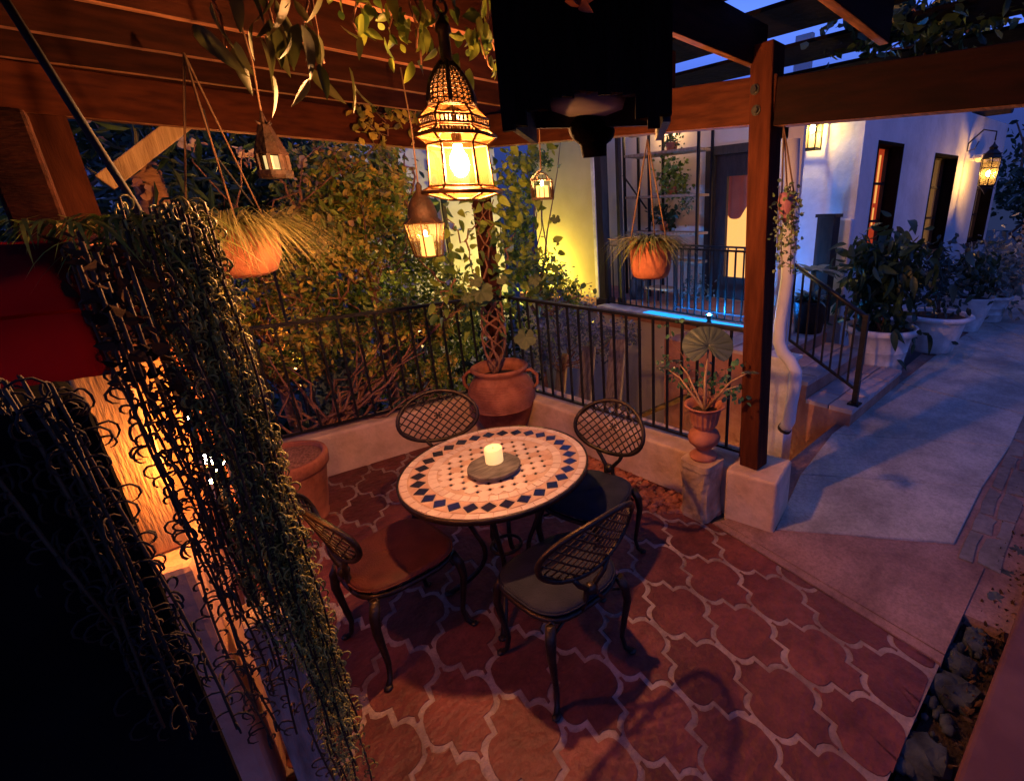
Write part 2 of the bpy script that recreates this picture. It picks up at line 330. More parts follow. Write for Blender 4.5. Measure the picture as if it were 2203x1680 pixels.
# patio slab edge follows the low walls
WA = V(-1.6, 4.24, 0); WC = V(2.19, 3.74, 0); WB = V(2.345, 1.36, 0)
mb = MB(); mb.prism([(-3.2, .17), (1.2, .175), (2.06, 0.14), (2.215, 1.36), (2.6, 1.3), (2.45, 4.05), (-3.2, 4.7)], GL + 0.004, -0.014)
struct(mb.build('patio_base', m_ground))
mb = MB(); mb.prism([(-3.2, .16), (1.2, .165), (2.03, 0.135), (2.215, 1.60), (2.4, 1.7), (2.24, 3.9), (-3.2, 4.5)], -0.012, 0.0)
# raised tiles
vx = V(.295, -.015, 0); vy = V(.083, .593, 0); c0 = V(1.613, .845, 0)
def tile_poly():
    ex = []
    def arc(p, q, bulge, n=6):
        p = Vector(p); q = Vector(q); d = q - p; nn = Vector((d.y, -d.x)).normalized()
        return [p.lerp(q, i / n) + nn * bulge * math.sin(PI * i / n) for i in range(n + 1)]
    lobe = [(.1475, 0), (.1468, .024), (.1430, .052), (.1340, .078), (.1180, .097), (.0980, .107), (.0740, .109)]
    e = [Vector(p) for p in lobe] + [Vector((.1475 - p[0], .2965 - p[1])) for p in lobe[::-1] if .2965 - p[1] < .246] + [Vector((0, .252))]
    e = [Vector((p.x, p.y)) for p in e]
    q1 = e; q2 = [Vector((-p.x, p.y)) for p in e[::-1]][1:]; q3 = [Vector((-p.x, -p.y)) for p in e][1:]; q4 = [Vector((p.x, -p.y)) for p in e[::-1]][1:-1]
    P = q1 + q2 + q3 + q4
    out = []
    for i in range(len(P)):
        a, b, c = P[i - 1], P[i], P[(i + 1) % len(P)]
        d1 = (b - a); d2 = (c - b)
        if d1.length < 1e-6: d1 = d2
        if d2.length < 1e-6: d2 = d1
        n = (Vector((d1.y, -d1.x)).normalized() + Vector((d2.y, -d2.x)).normalized())
        n = n.normalized() if n.length > 1e-6 else Vector((d1.y, -d1.x)).normalized()
        out.append(b - n * .0118)
    return out
TP = tile_poly()
def bline(y): return 2.035 + (y - 0.119) * 0.127          # tile edge beside the red path
nT = 0
for i in range(-24, 25):
    for j in range(-12, 13):
        for h in (0, 1):
            c = c0 + vx * (i + h * .5) + vy * (j + h * .5)
            if c.x < -2.6 or c.y < .0 or c.y > 4.35 - 0.13 * c.x or c.x > bline(c.y) + .13: continue
            rot = random.uniform(-.012, .012); sc = random.uniform(.985, 1.01)
            pts = []
            for p in TP:
                q = Vector((p.x * math.cos(rot) - p.y * math.sin(rot), p.x * math.sin(rot) + p.y * math.cos(rot))) * sc
                w = c + vx * (q.x / .295) + vy * (q.y / .593)
                pts.append([w.x, w.y])
            for p in pts: p[0] += random.uniform(-.0016, .0016); p[1] += random.uniform(-.0016, .0016)
            if random.random() < .35:
                k_ = random.randrange(len(pts)); f_ = random.uniform(.90, .96)
                for kk in (k_, (k_ + 1) % len(pts)): pts[kk] = [c.x + (pts[kk][0] - c.x) * f_, c.y + (pts[kk][1] - c.y) * f_]
            for p in pts: p[0] = min(p[0], bline(p[1]) - .004) if p[1] < 1.7 else p[0]
            for p in pts: p[1] = max(p[1], .15)
            if max(p[0] for p in pts) - min(p[0] for p in pts) < .03 or max(p[1] for p in pts) < .2: continue
            n = len(pts); cx = sum(p[0] for p in pts) / n; cy = sum(p[1] for p in pts) / n
            z0 = -.003; z1 = .0035 + random.uniform(-.0008, .0012)
            vs = [(p[0], p[1], z0) for p in pts] + [(cx + (p[0] - cx) * .985, cy + (p[1] - cy) * .985, z1) for p in pts] + [(cx, cy, z1 + .001)]
            fs = [(k, (k + 1) % n, n + (k + 1) % n, n + k) for k in range(n)] + [(n + k, n + (k + 1) % n, 2 * n) for k in range(n)]
            mb.add(vs, fs, 1); nT += 1
fl = struct(mb.build('patio_floor', [m_grout, m_tile]))
# per tile tone
n_ = m_tile.node_tree.nodes; l_ = m_tile.node_tree.links; b_ = n_['Principled BSDF']
g_ = n_.new('ShaderNodeNewGeometry'); mx_ = n_.new('ShaderNodeMixRGB'); mx_.blend_type = 'MULTIPLY'; mx_.inputs[0].default_value = 0.8
rr_ = n_.new('ShaderNodeValToRGB'); rr_.color_ramp.elements[0].color = (.62, .58, .6, 1); rr_.color_ramp.elements[1].color = (1.2, 1.2, 1.15, 1)
src = b_.inputs['Base Color'].links[0].from_socket
l_.new(g_.outputs['Random Per Island'], rr_.inputs[0]); l_.new(src, mx_.inputs[1]); l_.new(rr_.outputs[0], mx_.inputs[2]); l_.new(mx_.outputs[0], b_.inputs['Base Color'])

# red concrete border path with a scored edge and one joint
def ground_poly(name, poly, z, m, zb=GL + .004, kind='structure'):
    mb = MB(); mb.prism(poly, zb, z); o = mb.build(name, m); o['kind'] = kind; return o
ground_poly('border_edge_path', [(bline(.13) + .001, .13), (bline(.13) + .055, .13), (bline(1.42) + .045, 1.40), (bline(1.42) + .001, 1.42)], .007, m_border)
ground_poly('red_path', [(bline(.13) + .066, .13), (2.86, .10), (2.76, .55), (2.44, 1.10), (2.36, 1.34), (bline(1.40) + .056, 1.40)], .004, m_border)
# grey concrete slabs with joints
def slab(a0, a1, z): # between x stations, straight edges
    (xa0, ya0, xb0, yb0), (xa1, ya1, xb1, yb1) = a0, a1
    return [(xa0, ya0), (xb0, yb0), (xb1, yb1), (xa1, ya1)]
pl = [PZ(*p) for p in ((1668, 1143), (1722, 1023), (1790, 935), (1935, 826), (2020, 760), (2075, 722), (2120, 690))]
pr_ = [PZ(*p) for p in ((2052, 1172), (2112, 1050), (2172, 962), (2203, 893), (2225, 850), (2240, 800), (2260, 760))]
pl.append(V(13, 1.15, 0)); pr_.append(V(13, .1, 0))
mb = MB()
for i in range(len(pl) - 1):
    g = 0.012
    a, b, c, d = pr_[i], pr_[i + 1], pl[i + 1], pl[i]
    a2 = a.lerp(b, g / max(.1, (b - a).length)); d2 = d.lerp(c, g / max(.1, (c - d).length))
    mb.prism([(a2.x, a2.y), (b.x, b.y), (c.x, c.y), (d2.x, d2.y)], GL + .006, .012 + random.uniform(-.002, .002))
o = struct(mb.build('concrete_path', m_conc)); bevel(o, .006, 2)
mb = MB(); mb.prism([(2.44, -.5), (13, -.5), (13, 1.42), (2.62, 1.42), (2.40, 1.36)], GL + .008, -.003); struct(mb.build('path_bed', m_border))
# flagstone verge between path and planting bed
mb = MB(); random.seed(5)
x = 2.85
while x < 9:
    w = random.uniform(.22, .42); y0 = .02
    tl = PZ(2052, 1172).y + .0
    ytop = .26 - .012 * (x - 2.9) - .03
    k = 2 if random.random() < .75 else 1
    ys = [y0] + sorted(random.uniform(.09, .16) for _ in range(k - 1)) + [ytop]
    for q in range(k):
        a, b = ys[q] + .010, ys[q + 1] - .010; sk = random.uniform(-.06, .06)
        P = [(x + .012, a), (x + w * .6, a + random.uniform(-.012, .012)), (x + w - .012 + sk, a), (x + w - .012 - sk * .4, b), (x + w * .4, b + random.uniform(-.01, .012)), (x + .012 + sk * .5, b)]
        mb.prism(P, -.03, .002 + random.uniform(0, .004))
    x += w
o = struct(mb.build('flagstone_path', m_flag)); bevel(o, .006, 2)
# planting bed with soil and pale rocks, then the raised red paving beside it
ground_poly('planting_bed', [(-3.2, -.14), (9, -.25), (9, .02), (2.8, .095), (2.04, .125), (1.2, .155), (-3.2, .155)], -.06, m_soil, GL + .01)
mb = MB(); mb.prism([(-3.2, -3.5), (9.4, -3.5), (9.4, -.26), (2.6, -.075), (1.6, -.015), (.9, .02), (-3.2, .02)], GL + .012, .10); o = struct(mb.build('raised_paving', m_dred)); bevel(o, .02, 3)

# ---- stairs and porch mass
STX0, STX1 = 4.17, 5.62
def block(name, x0, x1, y0, y1, z0, z1, m): mb = MB(); mb.box(x0, x1, y0, y1, z0, z1); return struct(mb.build(name, m))

# ================================================================== HOUSE
p0 = V(6.95, 2.22, 0); hd = V(1, -.105, 0).normalized(); hn = V(-.105, -1, 0).normalized()   # long wall
hc = p0 + hd * (-0.52)                              # house corner
gd = V(-.03, 1, 0).normalized(); gn = V(-1, -.03, 0).normalized()       # wall facing the stairs
def fpt(o, d, n, u, z, k=0.0): q = o + d * u + n * k; return Vector((q.x, q.y, z))
def fbox(mb, o, d, n, u0, u1, k0, k1, z0, z1, mi=0):
    q = [fpt(o, d, n, u0, z0, k0), fpt(o, d, n, u1, z0, k0), fpt(o, d, n, u1, z0, k1), fpt(o, d, n, u0, z0, k1)]
    t = [v + Vector((0, 0, z1 - z0)) for v in q]
    if (q[1] - q[0]).cross(q[2] - q[1]).z < 0: q = q[::-1]; t = t[::-1]
    mb.hexa(q, t, mi)
def wall_holes(mb, o, d, n, L, z0, z1, holes, th=0.26):
    us = sorted({0, L, *[h[0] for h in holes], *[h[1] for h in holes]}); zs = sorted({z0, z1, *[h[2] for h in holes], *[h[3] for h in holes]})
    for i in range(len(us) - 1):
        for j in range(len(zs) - 1):
            um, zm = (us[i] + us[i + 1]) / 2, (zs[j] + zs[j + 1]) / 2
            if any(h[0] < um < h[1] and h[2] < zm < h[3] for h in holes): continue
            for k in (0, -th):
                mb.add([fpt(o, d, n, us[i], zs[j], k), fpt(o, d, n, us[i + 1], zs[j], k), fpt(o, d, n, us[i + 1], zs[j + 1], k), fpt(o, d, n, us[i], zs[j + 1], k)], [(0, 1, 2, 3)])
    for h in holes + [(0, L, z0, z1)]:
        c = [(h[0], h[2]), (h[1], h[2]), (h[1], h[3]), (h[0], h[3])]
        for i in range(4):
            a, b = c[i], c[(i + 1) % 4]
            mb.add([fpt(o, d, n, *a, 0), fpt(o, d, n, *b, 0), fpt(o, d, n, *b, -th), fpt(o, d, n, *a, -th)], [(0, 1, 2, 3)])
def upos(px, py):   # pixel -> (u, z) on the long wall
    q = PP(px, py, hc, hn); return (q - hc).dot(hd), q.z
W1 = (upos(1874, 430)[0], upos(1928, 430)[0], 1.18, 2.30)
zt = upos(1918, 306)[1]
W1 = (W1[0], W1[1], 1.16, zt)
W2 = (upos(1996, 430)[0], upos(2045, 430)[0], 1.16, upos(2034, 332)[1] - .0)
W3 = (upos(2092, 455)[0], upos(2126, 455)[0], 1.16, W2[3])
uend = upos(2145, 390)[0]
house = thing('stucco_house', 'long pale stucco house wall with three narrow deep-set windows, bluish in the dusk', 'house', (hc.x, hc.y, 0))
mb = MB(); wall_holes(mb, hc, hd, hn, uend, GL, 3.22, [W1, W2, W3]); mb.build('wall', m_stucco, house)
HG = PP(1706, 450, hc, gn).y - hc.y   # length of gable side wall facing the stairs
mb = MB(); wall_holes(mb, hc + gd * .004 + hn * 0, gd, gn, HG, GL, 3.22, [], .26); mb.build('side_wall', m_stucco, house)
mb = MB(); fbox(mb, hc, hd, hn, .27, uend, -3.2, -.3, 3.2, 3.3); mb.build('roof', m_darkW, house)
mb = MB(); fbox(mb, hc, hd, hn, .27, uend - .02, -2.9, -2.8, GL, 3.19); fbox(mb, hc, hd, hn, uend - .26, uend - .01, -2.9, -.27, GL, 3.19); mb.build('back_wall', m_stucco, house)
for k, (w, kind) in enumerate(((W1, 'red'), (W2, 'gold'), (W3, 'amber'))):
    u0, u1, z0, z1 = w
    f = MB(); fr = .05
    for a in ((u0, u0 + fr, z0, z1), (u1 - fr, u1, z0, z1)): fbox(f, hc, hd, hn, a[0], a[1], -.22, -.17, a[2], a[3])
    for zz in (z0, z1 - fr, z0 + (z1 - z0) * .33, z0 + (z1 - z0) * .66): fbox(f, hc, hd, hn, u0 + fr, u1 - fr, -.218, -.172, zz, zz + (fr if zz in (z0, z1 - fr) else .03))
    ln = MB()
    for a in ((u0, u0 + .03, z0, z1), (u1 - .03, u1, z0, z1), (u0 + .03, u1 - .03, z1 - .04, z1), (u0 + .03, u1 - .03, z0 + .001, z0 + .03)): fbox(ln, hc, hd, hn, a[0], a[1], -.168, .006, a[2], a[3])
    win = f.build('window', m_darkW, house); ln.build('frame', m_black, win)
    if k == 0: win['label'] = 'window showing a red curtain and lit room'
    g = MB(); um = u0 + (u1 - u0) * .5
    fbox(g, hc, hd, hn, u0 + fr, u1 - fr, -.198, -.192, z0 + fr, z1 - fr); g.build('pane', pane('window pane', (.95, .95, .95), .12, .03, (.1, .1, .1)), win)
    g = MB()
    if k == 0:
        fbox(g, hc, hd, hn, u0 - .02, u1 + .05, -.245, -.24, z0, z1, 0)
        fbox(g, hc, hd, hn, u1 - .15, u1 - .10, -.235, -.23, z0 + (z1 - z0) * .50, z1 - .12, 1); fbox(g, hc, hd, hn, u1 - .15, u1 - .11, -.235, -.23, z0 + (z1 - z0) * .30, z0 + (z1 - z0) * .46, 1)
    else: fbox(g, hc, hd, hn, u0 + (u1 - u0) * .0, u1, -.36, -.35, z0 + .1, z1, 1 if k == 1 else 0)
    g.build('curtain', [m_litR, m_litY] if k == 0 else [emission('dim lit curtain', (.65, .26, .06), .22 if k == 1 else .33)] * 2, win)
    g = MB(); fbox(g, hc, hd, hn, u0 - .06, u1 + .06, -.18, .05, z0 - .07, z0); g.build('sill', m_darkW, win)
# viga beam end
q = PP(2124, 239, hc, hn); mb = MB(); mb.tube([q - hn * .2, q + hn * .35], .085, 14); mb.build('beam_end', m_darkW, house)
# step-shaped buttress on the side wall
mb = MB(); q = PP(1800, 560, hc, gn); ub = (q - hc).dot(gd)
fbox(mb, hc, gd, gn, ub - .16, ub + .10, 0, .10, .5, 1.72); bevel(mb.build('buttress', m_stucco, house), .02, 3)

# floodlight + wall lantern + box lantern
q = PP(2086, 344, hc, hn)
t = thing('floodlight', 'small grey twin floodlight fixed between second and third house windows', 'floodlight', q)
mb = MB(); mb.beam(q, q + hn * .12, .05, .05); mb.build('bracket', m_potw, t)
for s in (-1, 1):
    mb = MB(); c = q + hn * .16 + hd * .09 * s; mb.beam(c - hd * .07 + V(0, 0, .03), c + hd * .07 - V(0, 0, .03), .10, .05); mb.build('lamp_head', m_potw, t)

def iron_lantern(name, label, cat, c, h, r, n=6, wall=None, group=None, flame=True):
    """cage lantern centred on c"""
    t = thing(name, label, cat, c, group); c = Vector(c)
    mb = MB(); zb, zt_ = c.z - h * .32, c.z + h * .18
    for j in range(n):
        a = 2 * PI * j / n + .3; d = V(math.cos(a), math.sin(a), 0)
        mb.tube([V(c.x, c.y, zb) + d * r * .85, V(c.x, c.y, zt_) + d * r], r * .055, 5)
    for z, rr in ((zb, r * .85), (zt_, r), (c.z, r * .92), (zb - h * .06, r * .9), (c.z + h * .26, r * .95)):
        mb.tube([V(c.x + rr * math.cos(2 * PI * j / n + .3), c.y + rr * math.sin(2 * PI * j / n + .3), z) for j in range(n)], r * .055, 5, closed=True)
    mb.build('cage', m_iron, t)
    mb = MB(); mb.lathe([(r * 1.02, zt_ - c.z), (r * .85, h * .26), (r * .4, h * .34), (r * .45, h * .38), (r * .12, h * .44), (.002, h * .5)], c, n, smooth=False, rot=.3); mb.build('cap', m_iron, t)
    mb = MB(); mb.lathe([(.002, -h * .5), (r * .14, -h * .46), (r * .3, -h * .42), (r * .5, -h * .38), (r * .9, zb - c.z - .001)], c, n, smooth=False, rot=.3); mb.build('finial', m_iron, t)
    g = MB(); g.lathe([(r * .82, zb - c.z + .004), (r * .96, zt_ - c.z - .004)], c, n, smooth=False, rot=.3); g.build('pane', m_paneC, t)
    g = MB(); g.ball(c + V(0, 0, -h * .1), r * .2, 8, sq=(1, 1, 1.6)); g.build('bulb', emission(name + ' glow', (1, .52, .13), 520), t)
    if wall:
        g = MB(); q, nn = Vector(wall[0]), Vector(wall[1]); top = V(c.x, c.y, c.z + h * .5)
        g.tube([top, top + V(0, 0, h * .16), (top + q) / 2 + V(0, 0, h * .22), q + V(0, 0, 0)], r * .08, 6)
        g.tube([q, q - V(0, 0, h * .15), (q - V(0, 0, h * .12) + nn * .1), q + nn * .14 + V(0, 0, h * .02)], r * .06, 6)
        g.build('bracket', m_iron, t)
    return t
q = PP(2146, 395, hc, hn)
qc = q + hn * .42; dpt = R[2] @ (np.array(qc) - O)
c = PP(2129, 362, q + hn * .38, hn)
sc_ = (R[2] @ (np.array(c) - O)) / F0
iron_lantern('wall_lantern', 'large wrought iron cage lantern glowing amber on the far end of the house wall', 'wall lantern', c, 108 * sc_, 19 * sc_, 6, wall=(c - hn * .37 + hd * .05 + V(0, 0, .40), hn))
# box lantern on the side wall
q = PP(1757, 291, hc, gn); c = q + gn * .14; sc_ = (R[2] @ (np.array(c) - O)) / F0
t = thing('box_lantern', 'square glass box lantern on the side wall above the stairs', 'wall lantern', c)
hw, hh = 15 * sc_, 30 * sc_
mb = MB()
for a in (-1, 1):
    for b in (-1, 1): mb.box(c.x + a * hw - .008, c.x + a * hw + .008, c.y + b * hw - .008, c.y + b * hw + .008, c.z - hh, c.z + hh)
for z in (-hh, hh):
    for a in (-1, 1):
        mb.box(c.x - hw, c.x + hw, c.y + a * hw - .009, c.y + a * hw + .009, c.z + z - .010, c.z + z + .010)
        mb.box(c.x + a * hw - .009, c.x + a * hw + .009, c.y - hw, c.y + hw, c.z + z - .011, c.z + z + .011)
mb.build('frame', m_iron, t)
mb = MB(); mb.box(c.x - hw * 1.05, c.x + hw * 1.05, c.y - hw * 1.05, c.y + hw * 1.05, c.z + hh + .012, c.z + hh + .03); mb.box(c.x + hw, c.x + .18, c.y - .05, c.y + .05, c.z + .02, c.z + hh - .03); mb.build('cap', m_iron, t)
mb = MB()
for a in (-1, 1):
    mb.add([(c.x + a * hw, c.y - hw, c.z - hh), (c.x + a * hw, c.y + hw, c.z - hh), (c.x + a * hw, c.y + hw, c.z + hh), (c.x + a * hw, c.y - hw, c.z + hh)], [(0, 1, 2, 3)])
    mb.add([(c.x - hw, c.y + a * hw, c.z - hh), (c.x + hw, c.y + a * hw, c.z - hh), (c.x + hw, c.y + a * hw, c.z + hh), (c.x - hw, c.y + a * hw, c.z + hh)], [(0, 1, 2, 3)])
mb.build('pane', pane('lit lantern pane', (1, .95, .8), .25, .4, (.6, .45, .2)), t)
mb = MB(); mb.ball(c + V(0, 0, hh * .35), .030, 10, sq=(1, 1, 1.5)); mb.build('bulb', emission('box lantern bulb', (1, .68, .20), 420), t)

# ---- porch building behind: ochre pier, door wall
PZF = .50                                  # porch floor height
XD = 6.55                                  # plane of the door wall (faces the patio)
yl = lambda px, x: PX(px, 450, x).y
porch = thing('porch_building', 'tan stucco porch building with a dark framed glass door, warmly lit inside', 'house', (XD, 5, 0))
dl, dr = yl(1520, XD), PX(1640, 450, XD).y
dtop = PX(1568, 322, XD).z
mb = MB()
mb.box(XD, XD + .2, dl + .02, 7.6, GL, 3.3); mb.box(XD, XD + .2, dr - .9, dl + .02, dtop + .06, 3.3); mb.box(XD, XD + .2, hc.y + .3, dr - .1, GL, 3.3); mb.box(XD, XD + .2, dr - .9, dl + .02, GL, PZF)
mb.build('wall', m_tan, porch)
f = MB(); dr2 = dr - .1
f.box(XD - .03, XD + .1, dl - .14, dl + .02, PZF, dtop + .06); f.box(XD - .03, XD + .1, dr2, dr2 + .12, PZF, dtop + .06); f.box(XD - .03, XD + .1, dr2 + .12, dl - .14, dtop - .06, dtop + .06)
f.box(XD + .02, XD + .08, dl - .34, dl - .142, PZF + .01, dtop - .064); f.box(XD + .02, XD + .08, dr2 + .122, dl - .342, dtop - .36, dtop - .064); f.box(XD + .02, XD + .08, dr2 + .122, dl - .342, PZF + .01, PZF + .35)
door = f.build('door', m_darkW, porch)
g = MB(); g.box(XD + .045, XD + .052, dr2 + .12, dl - .345, PZF + .34, dtop - .365); g.build('pane', pane('door pane', (1, .95, .88), .06, .02, (.2, .2, .2)), door)
g = MB(); g.box(XD + .9, XD + .92, hc.y + .45, dl + 1.2, PZF - .5, dtop + .6); g.build('interior_wall', m_litD, porch)
g = MB(); cdl = PX(1590, 345, XD + .55)
pts = [(XD + .5 + .03 * math.cos(i * .9), cdl.y - .30 + i * .035) for i in range(18)]
for i in range(17):
    (xa, ya), (xb, yb) = pts[i], pts[i + 1]; dz = lambda y: .18 + .60 * max(0, 1 - ((y - cdl.y) / .30) ** 2) ** .5
    g.add([(xa, ya, dtop - .2 - dz(ya)), (xb, yb, dtop - .2 - dz(yb)), (xb, yb, dtop), (xa, ya, dtop)], [(0, 1, 2, 3)])
cu = g.build('curtain', m_curt, porch); cu['label'] = 'rose coloured drape gathered at the top of the glass door'
c = PX(1432, 262, XD - .12); t = thing('porch_sconce', 'porch wall sconce above the plant rack, behind the pergola beam', 'wall lantern', c)  # unseen lamp, assumed here to light the porch wall and rack warmly
mb = MB(); mb.beam(V(XD, c.y, c.z), V(XD - .12, c.y, c.z), .03, .03); mb.lathe([(.02, .10), (.07, .06), (.075, .05)], c, 14); mb.build('bracket', m_iron, t)
mb = MB(); mb.ball(c, .03, 8, sq=(1, 1, 1.3)); mb.build('bulb', emission('sconce bulb', (1.0, .62, .26), 420), t)
# ochre pier (left of the porch)
XP = 5.4
ya, yb = PX(1262, 300, XP).y, PX(1198, 450, XP).y
pier = thing('ochre_wall', 'ochre stucco wall lit yellow from below, beside the porch opening', 'wall', (XP, ya, 0))
mb = MB(); mb.box(XP, XP + .22, PX(1276, 450, XP).y, PX(1188, 450, XP).y + .5, GL, 3.1); mb.build('wall', m_yel, pier)
mb = MB(); yy = PX(1276, 450, XP).y; mb.box(XP - .02, XP + .24, yy - .07, yy - .004, GL, 3.1); mb.build('edge_trim', m_potw, pier)
# dark porch posts
for px, w, lab in ((1296, .13, 'dark square porch post nearest the ochre wall'), (1333, .06, 'slim dark porch post left of the shelf rack')):
    y_ = PX(px, 450, 5.05 if w > .1 else 5.2).y; x_ = 5.05 if w > .1 else 5.2
    t = thing('porch_post', lab, 'post', (x_, y_, GL)); mb = MB(); mb.box(x_ - w / 2, x_ + w / 2, y_ - w / 2, y_ + w / 2, GL, 3.05); mb.build('shaft', m_darkW, t)
    mb = MB(); mb.box(x_ - w * .8, x_ + w * .8, y_ - w * .8, y_ + w * .8, PZF + .0, PZF + .12); mb.build('base', m_darkW, t)
# porch floor slab
XF = 4.95
yfa, yfb = PX(1625, 760, XF).y - .15, 5.3
mb = MB(); mb.box(XF, XD, yfa, 7.5, PZF - .12, PZF); struct(mb.build('porch_floor', m_brick))
mb = MB(); mb.box(XF + .03, XD, yfa + .03, 7.5, GL + .002, PZF - .124); mb.box(STX0 + .55, XF + .028, yfa - .02, yfa + .02, GL + .002, PZF - .15)
pw = tag(mb.build('retaining_wall', m_tan), 'tall tan stucco retaining wall dropping below the porch edge', 'wall')
mb = MB(); mb.box(XF - .16, XF + .10, yfa, 5.25, PZF + .004, PZF + .05); o = tag(mb.build('porch_ledge', m_potw), 'pale porch ledge under the far railing, glowing azure', 'ledge'); bevel(o, .01)
# azure fixture on the ledge, assumed from the azure light there
c = PX(1525, 702, XF - .1)
t = thing('azure_spotlight', 'small azure spotlight on the porch ledge, behind the elephant ear leaf', 'spotlight', (c.x, c.y, PZF + .05))
mb = MB(); mb.lathe([(.03, 0), (.035, .01), (.02, .03), (.03, .04), (.045, .09), (.043, .10)], (c.x, c.y, PZF + .05), 14); mb.build('housing', m_iron, t)
mb = MB(); mb.ball((c.x, c.y, PZF + .150), .015, 8); mb.build('lens', m_blueled, t)

t = thing('azure_light_strip', 'azure light strip with a flat diffuser along the foot of the porch railing', 'light strip', (XF + .0, c.y, PZF + .06))  # assumed strip, its tube out of sight, added to light the bars azure
mb = MB(); mb.box(XF - .145, XF + .015, yfa + .06, PX(1398, 690, XF).y, PZF + .0505, PZF + .056); mb.build('diffuser', emission('azure diffuser glow', (.012, .20, .62), 1.9), t)  # emissive sheet added so the ledge looks lit azure
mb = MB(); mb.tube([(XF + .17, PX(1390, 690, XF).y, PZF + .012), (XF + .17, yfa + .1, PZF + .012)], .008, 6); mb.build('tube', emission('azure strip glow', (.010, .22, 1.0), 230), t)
# ---- stairs
st = thing('brick_stairs', 'short brick stairs climbing from the grey path to the porch', 'stairs', (STX0, 1.3, 0))
for i in range(3):
    y0 = 1.30 + i * .42; z1 = .17 * (i + 1)
    mb = MB(); mb.box(STX0 + (.0 if i == 0 else .0), STX1, y0, y0 + .42 if i < 2 else y0 + 1.3, GL + .004, z1 - .045); mb.build('riser', m_brick, st)
    mb = MB()
    # paver treads
    yy = y0 - .02; rows = 2 if i < 2 else 5
    for r_ in range(rows):
        x_ = STX0 - .015
        while x_ < STX1 - .05:
            w = random.choice((.2, .3, .4)); x2 = min(x_ + w, STX1 + .01); mb.box(x_ + .006, x2 - .006, yy + r_ * .22 + .006, yy + (r_ + 1) * .22 - .006, z1 - .0449, z1 + random.uniform(-.004, .003)); x_ = x2
    bevel(mb.build('tread', m_tread, st), .006, 2)
def railing(name, label, P, z0, z1, nb, group=None, posts=(True, True), zoff=(0, 0), midpost=None, rw=.045):
    """P: polyline of base points; bars from z0 to z1"""
    t = thing(name, label, 'railing', (P[0].x, P[0].y, z0), group)
    mb = MB(); mb2 = MB()
    for a, b, ha, hb in P_segs(P, zoff): mb.beam(V(a.x, a.y, z1 + ha), V(b.x, b.y, z1 + hb), rw, .022); mb2.beam(V(a.x, a.y, z0 + .03 + ha), V(b.x, b.y, z0 + .03 + hb), .028, .016)
    mb.build('top_rail', m_iron, t); mb2.build('bottom_rail', m_iron, t)
    for a, b, ha, hb in P_segs(P, zoff):
        n = max(1, int(round((b - a).length / nb)))
        for i in range(1, n):
            k = i / n; p = a.lerp(b, k); h = ha + (hb - ha) * k
            m2 = MB(); m2.beam(V(p.x, p.y, z0 + .03 + h), V(p.x, p.y, z1 + h - .008), .015, .015, up=(1, 0, 0)); m2.build('baluster', m_iron, t)
    for k, (p, on) in enumerate(((P[0], posts[0]), (P[-1], posts[-1]))):
        if on: m2 = MB(); h = zoff[k]; m2.beam(V(p.x, p.y, z0 - .05 + h), V(p.x, p.y, z1 + h + .01), .032, .032, up=(1, 0, 0)); m2.build('rail_post', m_iron, t)
    return t
def P_segs(P, zoff):
    n = len(P) - 1; out = []
    for i in range(n): out.append((P[i], P[i + 1], zoff[0] + (zoff[1] - zoff[0]) * i / n, zoff[0] + (zoff[1] - zoff[0]) * (i + 1) / n))
    return out
# stair railing: newel on the bottom tread, climbing
xs = STX0 + .22
nb_ = PZ(1838, 870, .17)
t = thing('stair_railing', 'black iron stair railing sloping down to a newel on the bottom step', 'railing', (nb_.x, nb_.y, .17))
top = PX(1712, 572, nb_.x + .15); ntop = V(nb_.x, nb_.y, PX(1866, 682, nb_.x).z)
bot2 = PX(1697, 733, nb_.x + .12)
mb = MB(); mb.tube([ntop + (ntop - top).normalized() * .02, top], .022, 8); mb.tube([top, top + V(.12, .10, .0), top + V(.3, .35, .02)], .022, 8); mb.build('handrail', m_iron, t)
mb = MB(); mb.beam(V(nb_.x, nb_.y, .17), ntop + V(0, 0, .02), .045, .045, up=(1, 0, 0)); mb.beam(V(nb_.x, nb_.y, .17), V(nb_.x, nb_.y, .185), .10, .10, up=(1, 0, 0)); mb.build('newel', m_iron, t)
lb = V(nb_.x, nb_.y, .17 + .14); lt = V(top.x, top.y, max(bot2.z, top.z - .86))
mb = MB(); mb.beam(lb, lt, .022, .022); mb.build('bottom_rail', m_iron, t)
for i in range(1, 9):
    k = i / 8; a = lb.lerp(lt, k); b = ntop.lerp(top, k); mb = MB(); mb.beam(a, b, .016, .016, up=(1, 0, 0)); mb.build('baluster', m_iron, t)

# porch railing
XR = 5.0
ra, rb_ = PX(1305, 519, XR), PX(1640, 547, XR)
railing('porch_railing', 'black iron porch railing behind the azure ledge', [V(XR, ra.y, 0), V(XR, rb_.y, 0)], PZF + .05, 1.405, .115)
railing('porch_side_railing', 'black iron railing just inside the porch, by the glass door', [V(5.42, PX(1455, 530, 5.42).y, 0), V(5.42, PX(1660, 530, 5.42).y, 0)], PZF + .02, 1.41, .115)

